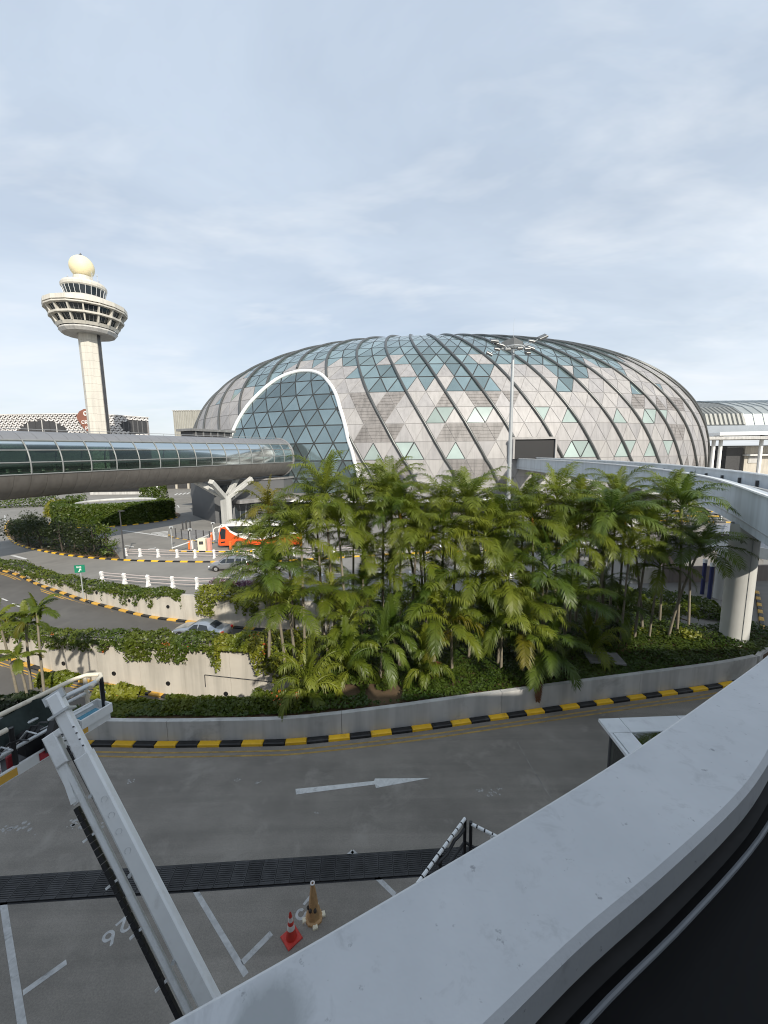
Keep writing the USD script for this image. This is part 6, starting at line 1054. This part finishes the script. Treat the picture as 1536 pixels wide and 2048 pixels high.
mb = MB(); mb.tube([bt0 + so * .45 + bd_ * .3 + by_ * .05, bt0 + so * .42 + bd_ * 2 + by_ * .02, bt0 + so * .44 + bd_ * (bL + 1)], .022, 6); part(bl, 'hose', mb, black)
for i, tpos in enumerate((.30, .36, .42, .49)): a = bt0 + bd_ * (bL * tpos) + by_ * .104 + bx_ * (.02 - .01 * i); mb = MB(); mb.tube([a + (bd_ * math.cos(w) + bx_ * math.sin(w)) * .045 for w in np.linspace(0, 5.2, 9)], .004, 4); part(bl, 'scuff_mark', mb, galv)
# work platform: rail frame, deck and clutter
P0 = at(180, 1343, zc=8.9); P1 = at(0, 1430, z=P0[2]); pdx = P1 - P0; pdx[2] = 0; pdx /= np.linalg.norm(pdx); pdy = np.array([pdx[1], -pdx[0], 0]);
if pdy @ (EYE - P0) < 0: pdy = -pdy
RZ = P0[2]
def W_(a, b, z): return P0 + pdx * a + pdy * b + [0, 0, z - RZ + P0[2] * 0] if False else np.array([*(P0 + pdx * a + pdy * b)[:2], RZ + z * .8])
PL, PW = 2.9, .62
def trail(pts, r, m, nm='rail', n=8): mb = MB(); mb.tube(pts, r, n); return part(bl, nm, mb, m, smooth=50)
trail([W_(.35, .0, 0), W_(PL, .0, 0)], .045, lcream); trail([W_(.35, 0, 0), W_(.12, .08, 0), W_(0, .32, 0)], .045, lcream); trail([W_(0, .32, 0), W_(.05, PW - .2, -.02), W_(.4, PW, -.02)], .045, lcream); trail([W_(.25, .55, -.0), W_(1.1, .5, -.0)], .05, galv)
trail([W_(1.8, PW, 0), W_(PL, PW, 0)], .045, lcream); trail([W_(.4, PW, -.5), W_(PL, PW, -.5)], .035, galv); trail([W_(.1, .05, -.5), W_(PL, .0, -.5)], .035, galv); trail([W_(0, .4, -.5), W_(.05, PW - .2, -.5)], .035, galv)
for a, b in ((.15, .05), (.02, .35), (.1, PW - .12), (1.75, PW), (1.75, 0.0), (PL - .1, PW), (PL - .1, 0)): trail([W_(a, b, 0), W_(a, b, -1.08)], .04, lcream if b < .5 else black, 'stanchion')
mb = MB(); mb.frame(W_(PL / 2 + .05, PW / 2, -1.1), pdx, pdy, (0, 0, 1), (PL - .1, PW, .06)); part(bl, 'platform_deck', mb, steel_dark)
for b in (-.02, PW + .02): mb = MB(); mb.frame(W_(PL / 2 + .05, b, -1.0), pdx, pdy, (0, 0, 1), (PL - .1, .05, .2), .01); part(bl, 'toe_board', mb, lw_)
for k in range(5): mb = MB(); mb.frame(W_(.7 + k * .6, PW + .055, -1.0), pdx, pdy, (0, 0, 1), (.26, .01, .14)); part(bl, 'warning_strip', mb, [kerb_o, red_l][k % 2])
g = 12; A = []
for i in range(g + 1):
    for j in range(5): u, w = i / g, j / 4; A.append(W_(.85 + 1.0 * u, .03 + .05 * math.sin(u * 9 + j), -.04 - .75 * w + .05 * math.sin(u * 7 + w * 3)) + pdy * (.12 * w + .03 * math.sin(u * 15)))
mb = MB(); mb.add(A, [(i * 5 + j, (i + 1) * 5 + j, (i + 1) * 5 + j + 1, i * 5 + j + 1) for i in range(g) for j in range(4)]); part(bl, 'green_cloth', mb, cloth, smooth=True)
# white tray with a blue mat at the right end
tr0 = W_(.40, .50, -.78); mb = MB(); tw, td_, th_ = .62, .44, .2
for (dx, dy, sx_, sy_) in ((0, -td_ / 2, tw, .035), (0, td_ / 2, tw, .035), (-tw / 2, 0, .035, td_), (tw / 2, 0, .035, td_)): mb.frame(tr0 + pdx * dx + pdy * dy, pdx, pdy, (0, 0, 1), (sx_, sy_, th_), .01)
mb.frame(tr0 - [0, 0, th_ / 2], pdx, pdy, (0, 0, 1), (tw, td_, .02)); tray = part(bl, 'tray', mb, lw_); mb = MB(); mb.frame(tr0 - [0, 0, .05], pdx, pdy, (0, 0, 1), (.42, .26, .08), .03); part(tray, 'blue_pad', mb, teal)
mb = MB(); mb.frame(W_(1.35, .36, -.72), pdx, pdy, (0, 0, 1), (.36, .26, .4), .04); cb_ = part(bl, 'control_box', mb, black)
for i in range(9): rg = np.random.default_rng(i); p = W_(1.0 + .12 * i, .62 + .2 * rg.uniform(), -.22 - .2 * rg.uniform()); q_ = W_(1.15 + .12 * i, .5, -.5); mb = MB(); mb.tube([p, lerp(p, q_, .5) + [0, 0, .14 * rg.uniform()], q_], .016, 5); part(bl, 'cable', mb, [black, galv, steel_dark][i % 3], smooth=True)
for i in range(2): mb = MB(); mb.frame(W_(1.75 + i * .24, .50, -.85), pdx, pdy, (0, 0, 1), (.14, .06, .28), .02); lbp = part(bl, 'sign_panel', mb, lw_ if i else red_l)
for k in range(4): mb = MB(); mb.frame(W_(1.99, .535, -.75 - .07 * k), pdx, pdy, (0, 0, 1), (.11, .012, .03)); part(lbp, 'red_print', mb, red_l)
mb = MB(); mb.bar(bt0 - bd_ * .3, W_(1.2, .5, -1.15), .2, .16); part(bl, 'platform_mount', mb, steel_dark)
# chassis standing on the road below
tbz = low_end; mb = MB(); mb.box((tbz[0] + .2, tbz[1] - .2, 1.15), (1.9, 1.7, .9), .3, .08); part(bl, 'turntable', mb, lw_); mb = MB(); mb.box((tbz[0] + .2, tbz[1] - .2, .55), (2.9, 1.6, .35), .3, .05); part(bl, 'chassis', mb, lw_)
for sx_ in (-1.1, 1.1):
    for sy_ in (-.95, .95):
        c = np.array([tbz[0] + .2 + sx_ * math.cos(.3) - sy_ * math.sin(.3), tbz[1] - .2 + sx_ * math.sin(.3) + sy_ * math.cos(.3), .42]); ax = np.array([-math.sin(.3), math.cos(.3), 0]); mb = MB(); mb.tube([c - ax * .16, c + ax * .16], .42, 20); part(bl, 'wheel', mb, rubber, smooth=40)
# second platform, only a rail corner shows over the beam
b2 = thing('boom_lift_platform', 'corner of a second lift platform with black and white banded rails behind the white beam', 'boom lift', at(930, 1700, zc=7.6)); r0 = at(930, 1637, zc=7.6); r1, r2 = at(846, 1752, z=r0[2] - .04), at(985, 1668, z=r0[2] - .06)
def banded(p, q, n):
    for i in range(n): a, b = lerp(p, q, i / n), lerp(p, q, (i + .82) / n); mb = MB(); mb.tube([a, b], .030, 8); part(b2, 'rail_sleeve', mb, lw_)
    mb = MB(); mb.tube([p, q], .026, 8); part(b2, 'rail', mb, black)
banded(r0, r1 + (r1 - r0) * .6, 14); banded(r0 + (r2 - r0) * .2 - [0, 0, .04], r2 + (r2 - r0) * .3, 4)
for z in (.5, 1.0): mb = MB(); mb.tube([r0 - [0, 0, z], r1 + (r1 - r0) * .6 - [0, 0, z]], .026, 8); mb.tube([r0 - [0, 0, z], r2 + (r2 - r0) * .5 - [0, 0, z]], .026, 8); part(b2, 'lower_rail', mb, black)
for p in (r0, r0 + (r2 - r0) * .22, r2, lerp(r0, r1, .62), r1): mb = MB(); mb.tube([p, p - [0, 0, 1.1]], .032, 8); part(b2, 'stanchion', mb, black if p is not r2 else lw_)
mb = MB(); mb.tube([lerp(r0, r1, t) - [0, 0, .05 + .05 * abs(math.sin(t * 9))] + [.05, -.02, 0] for t in np.linspace(.1, .75, 22)], .03, 6); part(b2, 'cable', mb, black, smooth=True)
mb = MB(); dk = [r0, r1 + (r1 - r0) * .6, r1 + (r1 - r0) * .6 + (r2 - r0) * 1.5, r2 + (r2 - r0) * .5]; mb.prism(Polygon([p[:2] for p in dk]), r0[2] - 1.2, r0[2] - 1.1); part(b2, 'deck', mb, steel_dark)
wc = lerp(r0, r2, 1.0) - [0, 0, .35]; mb = MB(); mb.tube([wc + .11 * np.array([math.cos(a), .3 * math.sin(a), math.sin(a)]) for a in np.linspace(0, 2 * math.pi, 19)[:-1]], .022, 6, closed=True); part(b2, 'ring', mb, lw_)
mb = MB(); mb.bar(r0 + [.3, -.4, -1.3], np.array([r0[0] + .6, r0[1] - .9, .9]), .25, .25); part(b2, 'boom', mb, lw_); mb = MB(); mb.box((r0[0] + .6, r0[1] - .9, .6), (1.5, 1.3, 1.0), .2, .06); part(b2, 'base', mb, lw_)

# ------------------------------------------------------------------ the near guideway beam just below the viewpoint, and the terminal behind
BZ = 10.8
BO = smooth_path(np.array([(-3.6, .02, BZ), (-1.8, .86, BZ), (-.87, 1.32, BZ), (-.51, 1.50, BZ), (.2, 1.87, BZ), (.88, 2.23, BZ), (1.75, 2.71, BZ), (3.15, 3.54, BZ), (4.19, 4.18, BZ), (6.2, 5.6, BZ)]), 60)
BI = smooth_path(np.array([(-2.4, -.25, BZ), (-.9, .55, BZ), (.39, 1.27, BZ), (.87, 1.55, BZ), (1.48, 1.87, BZ), (2.36, 2.37, BZ), (2.70, 2.60, BZ), (4.2, 3.75, BZ), (6.6, 5.0 - .4, BZ)]), 60)
nb = thing('near_beam', 'broad pale painted guideway beam sweeping across the foreground', 'guideway', (1, 2, 9)); dn = lambda P, z: P + [0, 0, z]
mb = MB(); ch_ = .03; O1 = offset(BO, -ch_); I1 = offset(BI, ch_); rowsb = [dn(BO, -2.4), dn(BO, -ch_), O1, I1, dn(BI, -ch_), dn(BI, -.20), dn(offset(BI, .12), -.22), dn(offset(BI, .12), -2.4)]
for a, b in zip(rowsb[:-1], rowsb[1:]): mb.strip(a, b)
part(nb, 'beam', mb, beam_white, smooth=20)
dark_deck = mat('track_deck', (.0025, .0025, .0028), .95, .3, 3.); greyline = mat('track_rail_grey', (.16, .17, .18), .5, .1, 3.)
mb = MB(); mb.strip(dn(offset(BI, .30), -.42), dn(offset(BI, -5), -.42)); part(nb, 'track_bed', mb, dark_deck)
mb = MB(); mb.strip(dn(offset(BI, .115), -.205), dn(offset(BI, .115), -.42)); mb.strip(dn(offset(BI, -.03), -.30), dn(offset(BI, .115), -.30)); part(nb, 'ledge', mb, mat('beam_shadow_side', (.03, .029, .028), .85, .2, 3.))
cl_ = offset(BI, -.09); mb = MB(); mb.tube(dn(cl_, -.26), .013, 8); part(nb, 'conduit', mb, greyline, smooth=40)
stain_m = mat('beam_dirt', (.33, .34, .34), .8, .3, 8., stain=(.45, .47, .49), sscale=6.)
tb = thing('terminal_building', 'tall terminal block standing behind the viewpoint', 'building', (0, -10, 0)); mb = MB(); mb.box((-20, -13, 7.9), (80, 20, 15.8)); part(tb, 'wall', mb, concrete_grey); mb = MB(); mb.box((32.3, -13, 9.4), (24.4, 19.9, 18.8)); part(tb, 'stair_block', mb, concrete_grey); mb = MB(); mb.box((86.5, -13, 15.5), (84, 20, 31)); part(tb, 'tall_wing', mb, concrete_grey)
for k in range(26): 
    for z in (4, 11.5): mb = MB(); mb.box((-56 + k * 3.0, -2.98, z), (2.7, .1, 3.6)); part(tb, 'window', mb, glass_dark)
